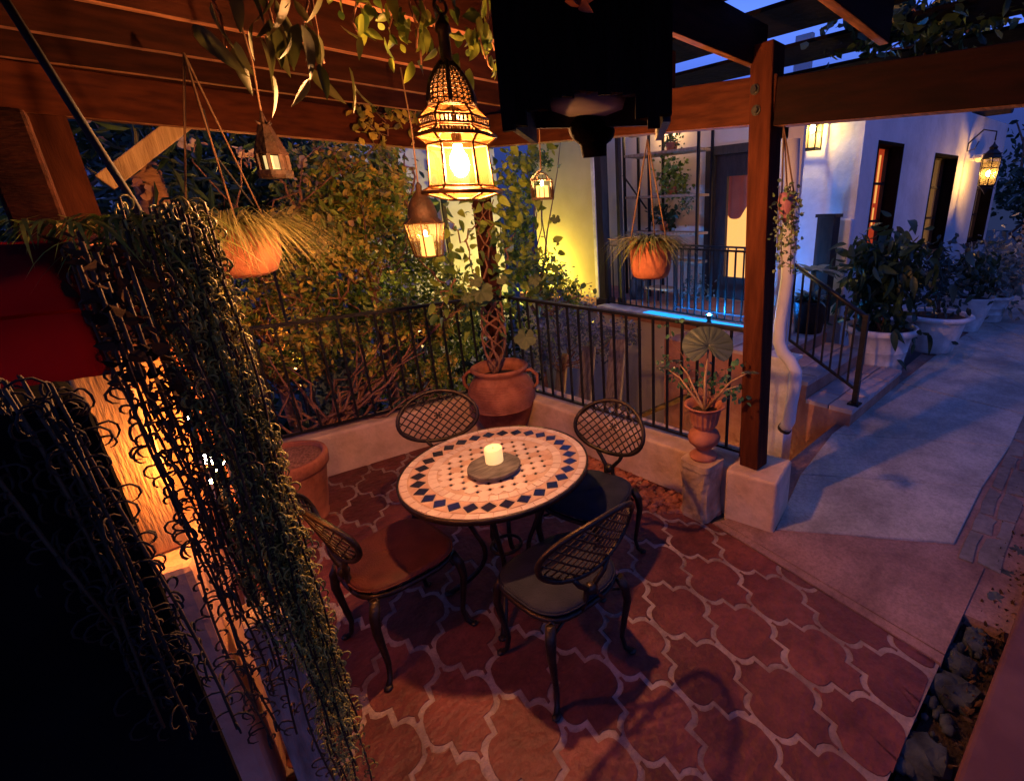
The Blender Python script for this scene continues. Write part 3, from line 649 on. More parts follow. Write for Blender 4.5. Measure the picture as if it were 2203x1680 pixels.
# ---- low walls
def offs(a, b, k): d = (b - a).normalized(); n = V(d.y, -d.x, 0); return n * k
def wallpoly(a, b, k0, k1, z0, z1, ea=0, eb=0):
    d = (b - a).normalized(); n = V(-d.y, d.x, 0); a = a - d * ea; b = b + d * eb
    return [a + n * k0, b + n * k0, b + n * k1, a + n * k1]
mb = MB(); q = wallpoly(WA, WC, 0, .24, 0, 0, 0, .28); mb.prism([(p.x, p.y) for p in q], GL + .02, .34)
o = tag(mb.build('low_wall', m_lowW), 'low pinkish plaster wall along the back left of the patio', 'wall'); bevel(o, .02, 3)
mb = MB(); WB2 = V(2.36, 1.38, 0); q = wallpoly(WC, WB2, 0, .30, 0, 0, -.012, -.0)
mb.prism([(p.x, p.y) for p in q], GL + .024, .335)
o = tag(mb.build('low_wall', m_lowW), 'low plaster wall right of the table, its top washed blue by the sky', 'wall'); bevel(o, .02, 3)
pA, pB = PZ(1556, 1113), PZ(1663, 1148)
dd = (pB - pA).normalized(); nn = V(-dd.y, dd.x, 0)
if nn.x < 0: nn = -nn
mb = MB(); q = [pA, pB, pB + nn * .34, pA + nn * .34]; mb.prism([(p.x, p.y) for p in (q if (q[1] - q[0]).cross(q[2] - q[1]).z > 0 else q[::-1])], -.05, .345)
o = tag(mb.build('wall_pier', m_lowW), 'squat plaster pier carrying the bolted pergola post', 'wall pier'); bevel(o, .02, 3)
# pebbled footing strip and its dark edge at the base of the right wall
mb = MB(); random.seed(3)
for i in range(330):
    k = random.random(); y_ = 1.45 + k * 1.25; wmax = .30 * math.sin(PI * min(1, max(0.05, k))) ** .6 + .02
    xw = 2.36 - (y_ - 1.38) * .0715; x_ = xw - random.random() * wmax - .015
    r_ = random.uniform(.014, .03); mb.ball((x_, y_, .006), r_, 5, sq=(1.2, 1, .6))
tag(mb.build('pebble_strip', m_terra2), 'strip of small rounded pebbles at the foot of the right low wall', 'pebbles', kind='stuff')

# ---- patio railings
RA = V(-1.35, 4.31, 0); RC = V(2.27, 3.80, 0); RB = V(2.525, 1.42, 0)
railing('patio_railing', 'black iron railing on the back left low wall, overgrown by shrubs', [RA, RC], .345, 1.19, .128, posts=(True, True))
railing('patio_railing', 'black iron railing on the right low wall, ending at the bolted post', [RC + V(.012, -.03, 0), RB], .345, 1.19, .118, posts=(False, True))
# ================================================================== PERGOLA
pg = thing('pergola', 'brown stained timber pergola over the patio, lit orange by the hanging lantern', 'pergola', (2.4, 1.3, 0))
ba = PZ(171, 253, 2.4); bb = PZ(905, 319, 2.4); bd = (bb - ba).normalized()
cornr = ba + bd * ((2.22 - ba.x) / bd.x)
def pbeam(a, b, w, h, name='beam', up=(0, 0, 1), m=None, bv=.006):
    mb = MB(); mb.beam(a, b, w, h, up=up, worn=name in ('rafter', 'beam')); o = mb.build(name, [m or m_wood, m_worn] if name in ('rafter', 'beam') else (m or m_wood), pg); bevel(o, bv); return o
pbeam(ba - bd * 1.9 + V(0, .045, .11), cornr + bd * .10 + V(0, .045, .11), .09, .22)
pbeam(ba - bd * 1.9 + V(0, .06, .325), cornr + bd * .10 + V(0, .06, .325), .04, .205, 'fascia', m=m_woodR)
r0, r1, r2 = V(2.20, 4.08, 2.40), V(2.485, 1.47, 2.295), V(2.62, -.9, 2.225)
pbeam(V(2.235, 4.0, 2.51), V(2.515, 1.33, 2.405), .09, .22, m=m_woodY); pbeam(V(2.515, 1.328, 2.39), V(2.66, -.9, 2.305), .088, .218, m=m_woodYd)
# posts
fb = PZ(1622, 1013, .345); ft = PX(1650, 150, fb.x + .04); ft = V(ft.x, ft.y - .01, 2.62)
tp = fb + V(.07, .045, 0); ttp = V(ft.x + .07, PX(1648, 150, fb.x + .05).y + .03, 2.66)
pbeam(V(tp.x, tp.y, .345), ttp, .125, .125, 'post', up=(1, 0, 0), m=m_woodv)
mb = MB()
dpost = (ttp - V(tp.x, tp.y, .345))
for py in (185, 232):
    q = PX(1632, py, fb.x + .0); q = q - Vector(ray(1632, py)).normalized() * .02
    k = (q.z - .345) / dpost.z; cc = V(tp.x, tp.y, .345) + dpost * k
    b_ = V(cc.x - .064, cc.y + (.03 if py < 200 else .02), q.z); mb.tube([b_ + V(.01, 0, 0), b_ - V(.016, 0, 0)], .016, 8)
    mb.tube([b_ + V(.004, 0, 0), b_ - V(.004, 0, 0)], .026, 12)
mb.build('bolt', m_iron, pg)
pbeam(V(2.30, 3.93, .34), V(2.30, 3.93, 2.5), .12, .12, 'post', up=(1, 0, 0), m=m_woodv)
q = PZ(105, 250, 2.4)
pbeam(V(q.x - .02, q.y + .02, .33), V(q.x - .02, q.y + .02, 2.40), .16, .16, 'post', up=(1, 0, 0), m=m_woodv)
pbeam(PY(395, 262, 4.0), PY(225, 394, 4.0), .07, .09, 'brace', m=m_paleW)
# rafters run with the left beam, boards across above them
for k, y in enumerate((3.72, 3.16, 2.60, 2.0, 1.40, .80, .18, -.44)):
    a = V(-2.0, y, 2.715); b = V(2.60, y + .08, 2.705 - .02 * k * .4)
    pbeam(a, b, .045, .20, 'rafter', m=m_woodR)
random.seed(12)
x = -2.0
while x < 4.4:
    if x < 1.2: w = .20; gap = .004
    else: w = .40; gap = .25
    y0, y1 = (-.8 if not .45 < x < 1.15 else .75), 4.05  # boards cut short here so skylight reaches the hanging box
    mb = MB(); mb.beam(V(x + w / 2, y0 + .02 * random.random(), 2.832), V(x + w / 2 - .03, y1, 2.832), w, .022); bevel(mb.build('board', m_black, pg), .003)
    x += w + gap
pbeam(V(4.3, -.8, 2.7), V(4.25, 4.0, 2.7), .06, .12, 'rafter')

# overhead vine leaves above and through the pergola
def plantobj(name, label, cat, loc, parts, group=None, kind=None):
    t = thing(name, label, cat, loc, group)
    if kind: t['kind'] = kind
    for nm, mb, m in parts: mb.build(nm, m, t)
    return t
def strand(mb, a, b, r=.004, sag=.0, n=8, k=5):
    a = Vector(a); b = Vector(b); mb.tube([a.lerp(b, i / n) - V(0, 0, math.sin(PI * i / n) * sag) for i in range(n + 1)], r, k)
# trailing vine with lanceolate leaves in front of rafters (px 450-720, 0-190)
st_ = MB(); P = []
for (px, py, d, n) in ((560, 10, 1.65, 18), (640, 40, 1.7, 10), (600, 90, 1.7, 5), (480, 95, 1.62, 3), (690, 100, 1.75, 5)):
    c = PD(px, py, d); branch(st_, c + V(0, 0, .35), c - V(0, 0, .04), .006, .003, .02)
    for i in range(n): P.append(np.array(c) + rng.normal(size=3) * (.055, .055, .07))
lf = nleaves(P, .085, nrm=np.array([0, 0, -1.0]), jit=.5, aspect=.34, droop=.6)
plantobj('overhead_vine', 'trailing vine with long drooping leaves hanging below the rafters left of the big lantern', 'vine', PD(600, 80, 1.7), [('stem', st_, m_bark), ('foliage', lf, leafmat('long vine leaf', (.03, .04, .010), (.12, .12, .04), .5, .15))])
st_ = MB(); P = []
for (px, py, d, n) in ((890, 60, 2.0, 14), (900, 95, 2.0, 10), (1040, 85, 2.1, 26), (1055, 110, 2.1, 10), (830, 15, 2.0, 30), (760, 20, 2.0, 16), (930, 20, 2.1, 24), (1060, 70, 2.2, 20)):
    c = PD(px, py, d); branch(st_, c + V(0, 0, .3), c - V(0, 0, .06), .005, .003, .02)
    for i in range(n): P.append(np.array(c) + rng.normal(size=3) * (.05, .05, .05))
lf = nleaves(P, .052, nrm=np.array([0, 0, -1.0]), jit=.8, aspect=.5)
plantobj('overhead_vine', 'small leaved vine twined round the hook above the big lantern', 'vine', PD(930, 60, 2.0), [('stem', st_, m_bark), ('foliage', lf, L_mid)])
st_ = MB(); P = []
cc = [PX(1560 + 50 * i, 5 + 18 * (i % 3), 2.9) for i in range(1)]
for (px, py) in ((1960, 20), (2000, 40), (1900, 60), (1940, 90), (1990, 100), (2050, 60), (2080, 110), (1870, 75), (2140, 40), (2020, 110), (2100, 20), (1925, 45)):
    c = PZ(px, py, 2.86)
    branch(st_, c, c + V(.2, -.1, .05), .008, .004, .04)
    for i in range(70): P.append(np.array(c) + rng.normal(size=3) * (.14, .14, .04))
lf = leaves(P, .07, aspect=.55)
plantobj('roof_creeper', 'dark leafy creeper silhouetted over the sky gaps above the right beam', 'vine', PZ(1990, 90, 2.86), [('stem', st_, m_bark), ('foliage', lf, L_dark)])
# vine along the left beam beside the big lantern
st_ = MB(); P = []
for (px, py) in ((790, 240), (830, 255), (870, 235), (800, 275), (780, 225), (880, 255), (840, 225), (1040, 250), (905, 240), (815, 300)):
    c = PY(px, py, 3.93); branch(st_, c + V(.08, 0, .1), c, .006, .003, .02)
    for i in range(13): P.append(np.array(c) + rng.normal(size=3) * (.06, .03, .06))
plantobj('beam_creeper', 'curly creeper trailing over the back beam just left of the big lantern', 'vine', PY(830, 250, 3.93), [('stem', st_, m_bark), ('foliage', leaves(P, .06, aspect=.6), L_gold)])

# ================================================================== BIG LANTERN
LC = V(.955, 1.755, 2.075)
lt_ = thing('moroccan_lantern', 'big six sided brass and glass lantern with pierced dome hanging over the mosaic table', 'hanging lantern', LC)
a0 = math.atan2(-LC.y, -LC.x) + PI / 6
def hexpt(r, z, j): a = a0 + j * PI / 3; return LC + V(r * math.cos(a), r * math.sin(a), z)
prof = [(.052, -.128), (.143, -.105), (.143, -.100), (.112, -.082), (.103, .058), (.140, .084), (.140, .089), (.108, .112)]
fr = MB()
for r, z in prof + [(.118, .118), (.118, .142), (.084, .178)]: fr.tube([hexpt(r, z, j) for j in range(6)], .0044, 5, closed=True)
for j in range(6):
    fr.tube([hexpt(r, z, j) for r, z in prof], .0044, 5); fr.tube([hexpt(.108, .112, j), hexpt(.118, .118, j), hexpt(.118, .142, j), hexpt(.084, .178, j)], .0044, 5)
fr.build('frame', m_brass, lt_)
for (ra_, za), (rb, zb), nm in (((.052, -.128), (.143, -.105), 'base_pane'), ((.143, -.100), (.112, -.082), 'base_pane'), ((.112, -.082), (.103, .058), 'side_pane'), ((.103, .058), (.140, .084), 'shoulder_pane'), ((.140, .089), (.108, .112), 'shoulder_pane'), ((.118, .142), (.084, .178), 'top_pane')):
    g = MB()
    for j in range(6): g.add([hexpt(ra_ * .99, za, j), hexpt(ra_ * .99, za, j + 1), hexpt(rb * .99, zb, j + 1), hexpt(rb * .99, zb, j)], [(0, 1, 2, 3)])
    g.build(nm, m_paneB if nm != 'side_pane' else pane('side lantern pane', tint=(.94, .86, .72), mix=.045, rough=.25, body=(.26, .15, .06)), lt_)
g = MB()
for k in range(54):
    a = a0 + 2 * PI * k / 54; rr = .118 * math.cos(PI / 6) / math.cos(((a - a0) % (PI / 3)) - PI / 6)
    c = LC + V(rr * math.cos(a), rr * math.sin(a), .130); g.tube([c - V(0, 0, .011), c + V(0, 0, .011)], .0030, 4); 
g.build('gallery', m_cast, lt_)
# pierced dome
def domeR(t): return (.082 * math.cos(t * PI / 2) ** .8 + .016 * t) if t < 1 else .02
dm = MB(); nl = 9
for k in range(24):
    a = 2 * PI * k / 24; dm.tube([LC + V(domeR(t) * math.cos(a + t * .0), domeR(t) * math.sin(a), .180 + .135 * t) for t in [i / 10 for i in range(11)]], .0026 if k % 4 else .0085, 4)
for i in range(nl):
    t = i / nl; dm.tube([LC + V(domeR(t) * math.cos(2 * PI * k / 24), domeR(t) * math.sin(2 * PI * k / 24), .180 + .135 * t) for k in range(24)], .0024, 4, closed=True)
for k in range(24):
    for i in range(nl):
        t0, t1 = i / nl, (i + 1) / nl; a = 2 * PI * k / 24; b = 2 * PI * (k + 1) / 24
        dm.tube([LC + V(domeR(t0) * math.cos(a), domeR(t0) * math.sin(a), .18 + .135 * t0), LC + V(domeR(t1) * math.cos(b), domeR(t1) * math.sin(b), .18 + .135 * t1)], .0020, 3, caps=False)
dm.build('dome', m_cast, lt_)
g = MB(); g.lathe([(.077, .182), (.075, .2), (.055, .245), (.02, .30)], LC, 24); g.build('dome_lining', m_paneB, lt_)
g = MB(); g.lathe([(.026, .300), (.020, .315), (.019, .40), (.026, .405), (.024, .425), (.012, .44), (.006, .46)], LC, 16)
g.tube([LC + V(.022 * math.cos(a), 0, .478 + .022 * math.sin(a)) for a in [2 * PI * i / 14 for i in range(14)]], .005, 6, closed=True); g.build('neck', m_cast, lt_)
g = MB(); top = V(LC.x - .03, LC.y + .0, 2.77); g.tube([LC + V(0, 0, .49), LC + V(.018, 0, .53), LC + V(.0, 0, .58), LC + V(-.015, 0, .62), top], .006, 6); g.build('hook', m_iron, lt_)
g = MB(); g.lathe([(.002, -.052), (.018, -.045), (.031, -.022), (.034, 0), (.028, .022), (.016, .042), (.014, .058)], LC, 14); g.build('bulb', m_bulb, lt_)
g = MB(); g.lathe([(.017, .058), (.018, .09), (.012, .1), (.004, .18), (.002, .30)], LC, 12); g.build('socket', m_cast, lt_)

# ---- small candle lanterns
def cordto(t, c, z, r=.004): g = MB(); g.tube([c, V(c.x + .01, c.y, (c.z + z) / 2), V(c.x, c.y, z)], r, 5); g.build('cord', m_rope, t)
# glass candle lantern (px 915,500)
c = PD(917, 512, 3.0); s_ = (R[2] @ (np.array(c) - O)) / F0
t = thing('candle_lantern', 'glass candle lantern with a rusty dome cap, hanging behind and below the big lantern', 'hanging lantern', c)
r_ = 40 * s_; fr = MB(); g = MB()
for j in range(8):
    a = 2 * PI * j / 8 + .2; A = c + V(r_ * .72 * math.cos(a), r_ * .72 * math.sin(a), -38 * s_); B = c + V(r_ * math.cos(a), r_ * math.sin(a), 30 * s_)
    a2 = 2 * PI * (j + 1) / 8 + .2; A2 = c + V(r_ * .72 * math.cos(a2), r_ * .72 * math.sin(a2), -38 * s_); B2 = c + V(r_ * math.cos(a2), r_ * math.sin(a2), 30 * s_)
    fr.tube([A, B, c + V(r_ * .7 * math.cos(a), r_ * .7 * math.sin(a), 40 * s_)], .004, 5); fr.tube([A, A2], .004, 5); fr.tube([B, B2], .004, 5); g.add([A, A2, B2, B], [(0, 1, 2, 3)])
fr.build('frame', m_brass, t); g.build('pane', m_paneC, t)
g = MB(); g.lathe([(r_ * .98, 31 * s_), (r_ * .7, 42 * s_), (r_ * .74, 50 * s_), (r_ * .6, 70 * s_), (r_ * .32, 88 * s_), (r_ * .14, 96 * s_), (r_ * .16, 104 * s_), (.004, 112 * s_)], c, 16); g.build('cap', m_rust, t)
g = MB(); g.disc(c + V(0, 0, -38 * s_), r_ * .72, 8, rot=.2); g.build('base', m_rust, t)
g = MB(); g.lathe([(.001, 4 * s_), (13 * s_, 4 * s_), (14 * s_, -37 * s_)], c + V(0, 0, 0), 16); g.build('candle', m_waxs, t)
g = MB(); g.ball(c + V(0, 0, 9 * s_), 3.2 * s_, 8, sq=(1, 1, 2)); g.build('flame', m_flame_in, t)
cordto(t, c + V(0, 0, 110 * s_), 2.6)
# dark iron turret lantern (px 585,330)
c = PD(588, 352, 2.5); s_ = (R[2] @ (np.array(c) - O)) / F0 * .84
t = thing('turret_lantern', 'dark rusted turret shaped lantern with two pale lit panes, hanging left of the big lantern', 'hanging lantern', c)
g = MB(); n = 8
g.lathe([(34 * s_, 18 * s_), (38 * s_, 22 * s_), (26 * s_, 55 * s_), (14 * s_, 88 * s_), (10 * s_, 92 * s_), (3 * s_, 118 * s_), (.001, 122 * s_)], c, n, smooth=False, rot=.35)
for k in (0, 1, 2, 3):
    a = k * PI / 2 + .5; g.tube([c + V(9 * s_ * math.cos(a), 9 * s_ * math.sin(a), 88 * s_), c + V(22 * s_ * math.cos(a), 22 * s_ * math.sin(a), 96 * s_)], [.008, .002], 4)
g.build('roof', m_rust, t)
g = MB(); g.lathe([(.001, -36 * s_), (36 * s_, -36 * s_), (40 * s_, -28 * s_), (40 * s_, -18 * s_), (33 * s_, -16 * s_)], c, n, smooth=False, rot=.35)
ca = math.atan2(-c.y, -c.x)
for j in range(n):
    a = 2 * PI * (j) / n + .35; p = c + V(33 * s_ * math.cos(a), 33 * s_ * math.sin(a), 0); g.beam(p + V(0, 0, -17 * s_), p + V(0, 0, 20 * s_), 8 * s_, 8 * s_, up=(1, 0, 0))
for j in range(n):
    a = 2 * PI * (j + .5) / n + .35
    da = abs(((a - ca + PI) % (2 * PI)) - PI)
    if da > .75:
        p = [c + V(32 * s_ * math.cos(a + q_), 32 * s_ * math.sin(a + q_), 0) for q_ in (-.39, .39)]
        g.add([p[0] + V(0, 0, -17 * s_), p[1] + V(0, 0, -17 * s_), p[1] + V(0, 0, 20 * s_), p[0] + V(0, 0, 20 * s_)], [(0, 1, 2, 3)])
g.build('body', m_rust, t)
g = MB(); g.lathe([(19 * s_, -15 * s_), (19 * s_, 17 * s_)], c, 14); g.build('pane', mat('lit parchment pane', (.7, .6, .3), .6, emit=(1, .70, .26), es=.6), t)
g = MB(); g.ball(c + V(0, 0, -4 * s_), 4 * s_, 8); g.build('flame', m_flame_in, t)
cordto(t, c + V(0, 0, 120 * s_), 2.62)
# small copper lantern (px 1166,395)
c = PD(1166, 398, 3.1); s_ = (R[2] @ (np.array(c) - O)) / F0
t = thing('copper_lantern', 'small copper house shaped lantern with a candle, in front of the ochre wall', 'hanging lantern', c)
ux = V(.72, -.69, 0); uy = V(.69, .72, 0); w = 21 * s_
g = MB()
for a in (-1, 1):
    for b in (-1, 1): g.beam(c + ux * w * a + uy * w * b * .6 + V(0, 0, -27 * s_), c + ux * w * a + uy * w * b * .6 + V(0, 0, 10 * s_), .008, .008, up=(1, 0, 0))
for z in (-27, 10):
    for b in (-1, 1): g.beam(c - ux * w + uy * w * b * .6 + V(0, 0, z * s_), c + ux * w + uy * w * b * .6 + V(0, 0, z * s_), .008, .008)
for b in (-1, 1):
    for k in range(4): g.tube([c + uy * w * b * .6 + ux * w * (-.75 + .5 * k) + V(0, 0, -27 * s_), c + uy * w * b * .6 + ux * w * (-.75 + .5 * k) + V(0, 0, -6 * s_)], .003, 4)
    g.tube([c + uy * w * b * .6 + ux * (w * .6 * math.cos(a_)) + V(0, 0, (12 + 12 * math.sin(a_)) * s_) for a_ in [PI * i / 10 for i in range(11)]], .004, 4)
g.build('frame', m_rust, t)
g = MB(); A = [c + ux * w * 1.1 * a + uy * w * .75 * b + V(0, 0, 11 * s_) for a, b in ((-1, -1), (1, -1), (1, 1), (-1, 1))]; rg = [c + uy * w * .75 * b + V(0, 0, 31 * s_) for b in (-1, 1)]
g.add(A + rg, [(0, 3, 5, 4), (1, 4, 5, 2)]); g.build('roof', m_rust, t)
g = MB(); g.beam(c - ux * w * 1.05 + V(0, 0, -29 * s_), c + ux * w * 1.05 + V(0, 0, -29 * s_), w * 1.4, 3 * s_); g.build('base', m_rust, t)
g = MB(); g.lathe([(.001, -2 * s_), (13 * s_, -2 * s_), (13 * s_, -26 * s_)], c, 14); g.build('candle', m_waxs, t)
g = MB(); g.ball(c + V(0, 0, 3 * s_), 3 * s_, 8, sq=(1, 1, 1.7)); g.build('flame', m_flame_in, t)
cordto(t, c + V(0, 0, 30 * s_), 2.55)

# ================================================================== TABLE
TC = V(1.031, 1.90, 0); TR, TH = .440, .74
tb = thing('mosaic_table', 'round mosaic bistro table with a ring of navy diamond tiles', 'table', TC)
mb = MB(); mb.lathe([(.001, -.030), (TR - .02, -.030), (TR + .001, -.024), (TR + .004, -.010), (TR + .003, .002), (TR - .006, .002), (TR - .006, -.006)], TC + V(0, 0, TH), 96); mb.build('rim', m_cast, tb)
mb = MB(); mb.disc(TC + V(0, 0, TH), TR - .006, 96)
random.seed(4)
def cell(r0, r1, a0_, a1_, mi, zt=.0028, g=.0022):
    da0, da1 = g / max(r0, .01), g / r1
    n = 3; P = [(r0 + g * .6, a0_ + da0 + (a1_ - a0_ - 2 * da0) * i / n) for i in range(n + 1)] + [(r1 - g * .6, a1_ - da1 - (a1_ - a0_ - 2 * da1) * i / n) for i in range(n + 1)]
    poly = [(TC.x + r * math.cos(a), TC.y + r * math.sin(a)) for r, a in P]; mb.prism(poly, TH + .0002, TH + zt + random.uniform(-.0004, .0004), mi)
N1 = 46
off = .03
for k in range(N1): cell(TR * .905, TR * .982, off + 2 * PI * k / N1 + random.uniform(-.004, .004), off + 2 * PI * (k + 1) / N1, 1)
N2 = 30; rm, dr_ = TR * .805, TR * .078
for k in range(N2):
    a = -.12 + 2 * PI * k / N2; da = 2 * PI / N2
    P = [(rm - dr_, a), (rm, a + da * .44), (rm + dr_, a), (rm, a - da * .44)]
    mb.prism([(TC.x + r * math.cos(q), TC.y + r * math.sin(q)) for r, q in P], TH + .0002, TH + .0030, 2)
    # peach triangles between
    m_a = a + da / 2; g = .05 * da
    P = [(rm + dr_ * 1.12, a + g * 2), (rm + dr_ * 1.12, a + da - g * 2), (rm + dr_ * .16, m_a)]
    mb.prism([(TC.x + r * math.cos(q), TC.y + r * math.sin(q)) for r, q in P][::1] , TH + .0002, TH + .0026, 3)
    P = [(rm - dr_ * 1.12, a + da - g * 2), (rm - dr_ * 1.12, a + g * 2), (rm - dr_ * .16, m_a)]
    mb.prism([(TC.x + r * math.cos(q), TC.y + r * math.sin(q)) for r, q in P], TH + .0002, TH + .0026, 3)
N3 = 44
for k in range(N3): cell(TR * .615, TR * .708, .05 + 2 * PI * k / N3 + random.uniform(-.006, .006), .05 + 2 * PI * (k + 1) / N3, 1)
g0 = .0375; ca_, sa_ = math.cos(.35), math.sin(.35)
for i in range(-11, 12):
    for j in range(-11, 12):
        x_, y_ = i * g0, j * g0
        if math.hypot(x_, y_) > TR * .585: continue
        def W2(u, v): return (TC.x + u * ca_ - v * sa_, TC.y + u * sa_ + v * ca_)
        if (i + j) % 2 == 0:
            h_ = .0056; mb.prism([W2(x_ - h_, y_ - h_), W2(x_ + h_, y_ - h_), W2(x_ + h_, y_ + h_), W2(x_ - h_, y_ + h_)], TH + .0002, TH + .0032, 2)
        else:
            e0 = .0090; d0 = (g0 - .0022) * 1.08
            P = [(-d0 + e0 * .0, -e0 * .9), (-e0 * .9, -d0), (e0 * .9, -d0), (d0, -e0 * .9), (d0, e0 * .9), (e0 * .9, d0), (-e0 * .9, d0), (-d0, e0 * .9)]
            P = [(-d0 * .62, -d0 * .38), (-d0 * .38, -d0 * .62), (d0 * .38, -d0 * .62), (d0 * .62, -d0 * .38), (d0 * .62, d0 * .38), (d0 * .38, d0 * .62), (-d0 * .38, d0 * .62), (-d0 * .62, d0 * .38)]
            mb.prism([W2(x_ + u, y_ + v) for u, v in P], TH + .0002, TH + .0026 + random.uniform(-.0003, .0003), 1 if random.random() < .8 else 3)
top_o = mb.build('tabletop', [m_mgr, m_cream, m_navy, m_peach], tb)
for m in (m_cream, m_peach):
    n_ = m.node_tree.nodes; l_ = m.node_tree.links; b_ = n_['Principled BSDF']; g_ = n_.new('ShaderNodeNewGeometry'); mx_ = n_.new('ShaderNodeMixRGB'); mx_.blend_type = 'MULTIPLY'; mx_.inputs[0].default_value = .8
    rr_ = n_.new('ShaderNodeValToRGB'); rr_.color_ramp.elements[0].color = (.75, .7, .68, 1); src = b_.inputs['Base Color'].links[0].from_socket
    l_.new(g_.outputs['Random Per Island'], rr_.inputs[0]); l_.new(src, mx_.inputs[1]); l_.new(rr_.outputs[0], mx_.inputs[2]); l_.new(mx_.outputs[0], b_.inputs['Base Color'])
mb = MB(); mb.lathe([(.30, -.06), (.31, -.045), (.30, -.031)], TC + V(0, 0, TH), 48); mb.build('apron_ring', m_cast, tb); mb = MB(); mb.tube([TC + V(.075 * math.cos(a), .075 * math.sin(a), .28) for a in [2 * PI * i / 20 for i in range(20)]], .009, 6, closed=True)
mb.build('leg_ring', m_cast, tb)
for k in range(4):
    a = math.radians(-118 + 90 * k - 12); d = V(math.cos(a), math.sin(a), 0); sd = V(-d.y, d.x, 0)
    mb = MB(); pts = []
    for s in range(19):
        t_ = s / 18
        r = .27 - .20 * math.sin(t_ * PI * .5) ** 1.3 if t_ < .5 else .27 - .20 * math.sin(PI * .25) ** 1.3 - .055 * math.sin((t_ - .5) * 2 * PI) + ((t_ - .5) * 2) ** 2.2 * .17
        pts.append(TC + d * r + V(0, 0, (TH - .05) * (1 - t_) + .012))
    mb.tube(pts, [.016 - .004 * math.sin(PI * i / 18) for i in range(19)], 7)
    mb.ball(pts[-1] + d * .01, .02, 8, sq=(1.2, 1.2, .6))
    # scroll web under the top
    mb.tube([TC + d * .27 + V(0, 0, TH - .05), TC + d * .20 + V(0, 0, TH - .13), TC + d * .13 + V(0, 0, TH - .08), TC + d * .10 + V(0, 0, TH - .05)], .008, 6)
    mb.build('leg', m_cast, tb)
# candle plate and candle
cp = PZ(1063, 1001, TH + .03); cp = V(cp.x, cp.y, TH + .0034)
mb = MB(); random.seed(8); n = 40; rs = [.122 * (1 + .03 * math.sin(5 * i) * random.random()) for i in range(n)]
poly = [(cp.x + rs[i] * math.cos(2 * PI * i / n), cp.y + rs[i] * math.sin(2 * PI * i / n)) for i in range(n)]
mb.prism(poly, cp.z + .012, cp.z + .030); mb.lathe([(.001, 0), (.085, 0), (.095, .0119)], cp, 30)
o = tag(mb.build('candle_plate', m_slate), 'round dark slate candle plate in the middle of the mosaic table', 'plate'); bevel(o, .004)
cc = PZ(1064, 992, TH + .034); cc = V(cc.x, cc.y, cp.z + .0305)
cd = thing('pillar_candle', 'short ivory pillar candle standing on the slate plate', 'candle', cc)
mb = MB(); mb.lathe([(.001, 0), (.041, 0), (.0415, .004), (.0415, .068), (.039, .074), (.034, .074), (.030, .069), (.012, .066), (.001, .066)], cc, 36); mb.build('wax', m_wax, cd)
mb = MB(); mb.tube([cc + V(0, 0, .066), cc + V(.001, 0, .078)], .0015, 5); mb.build('wick', m_darkW, cd)

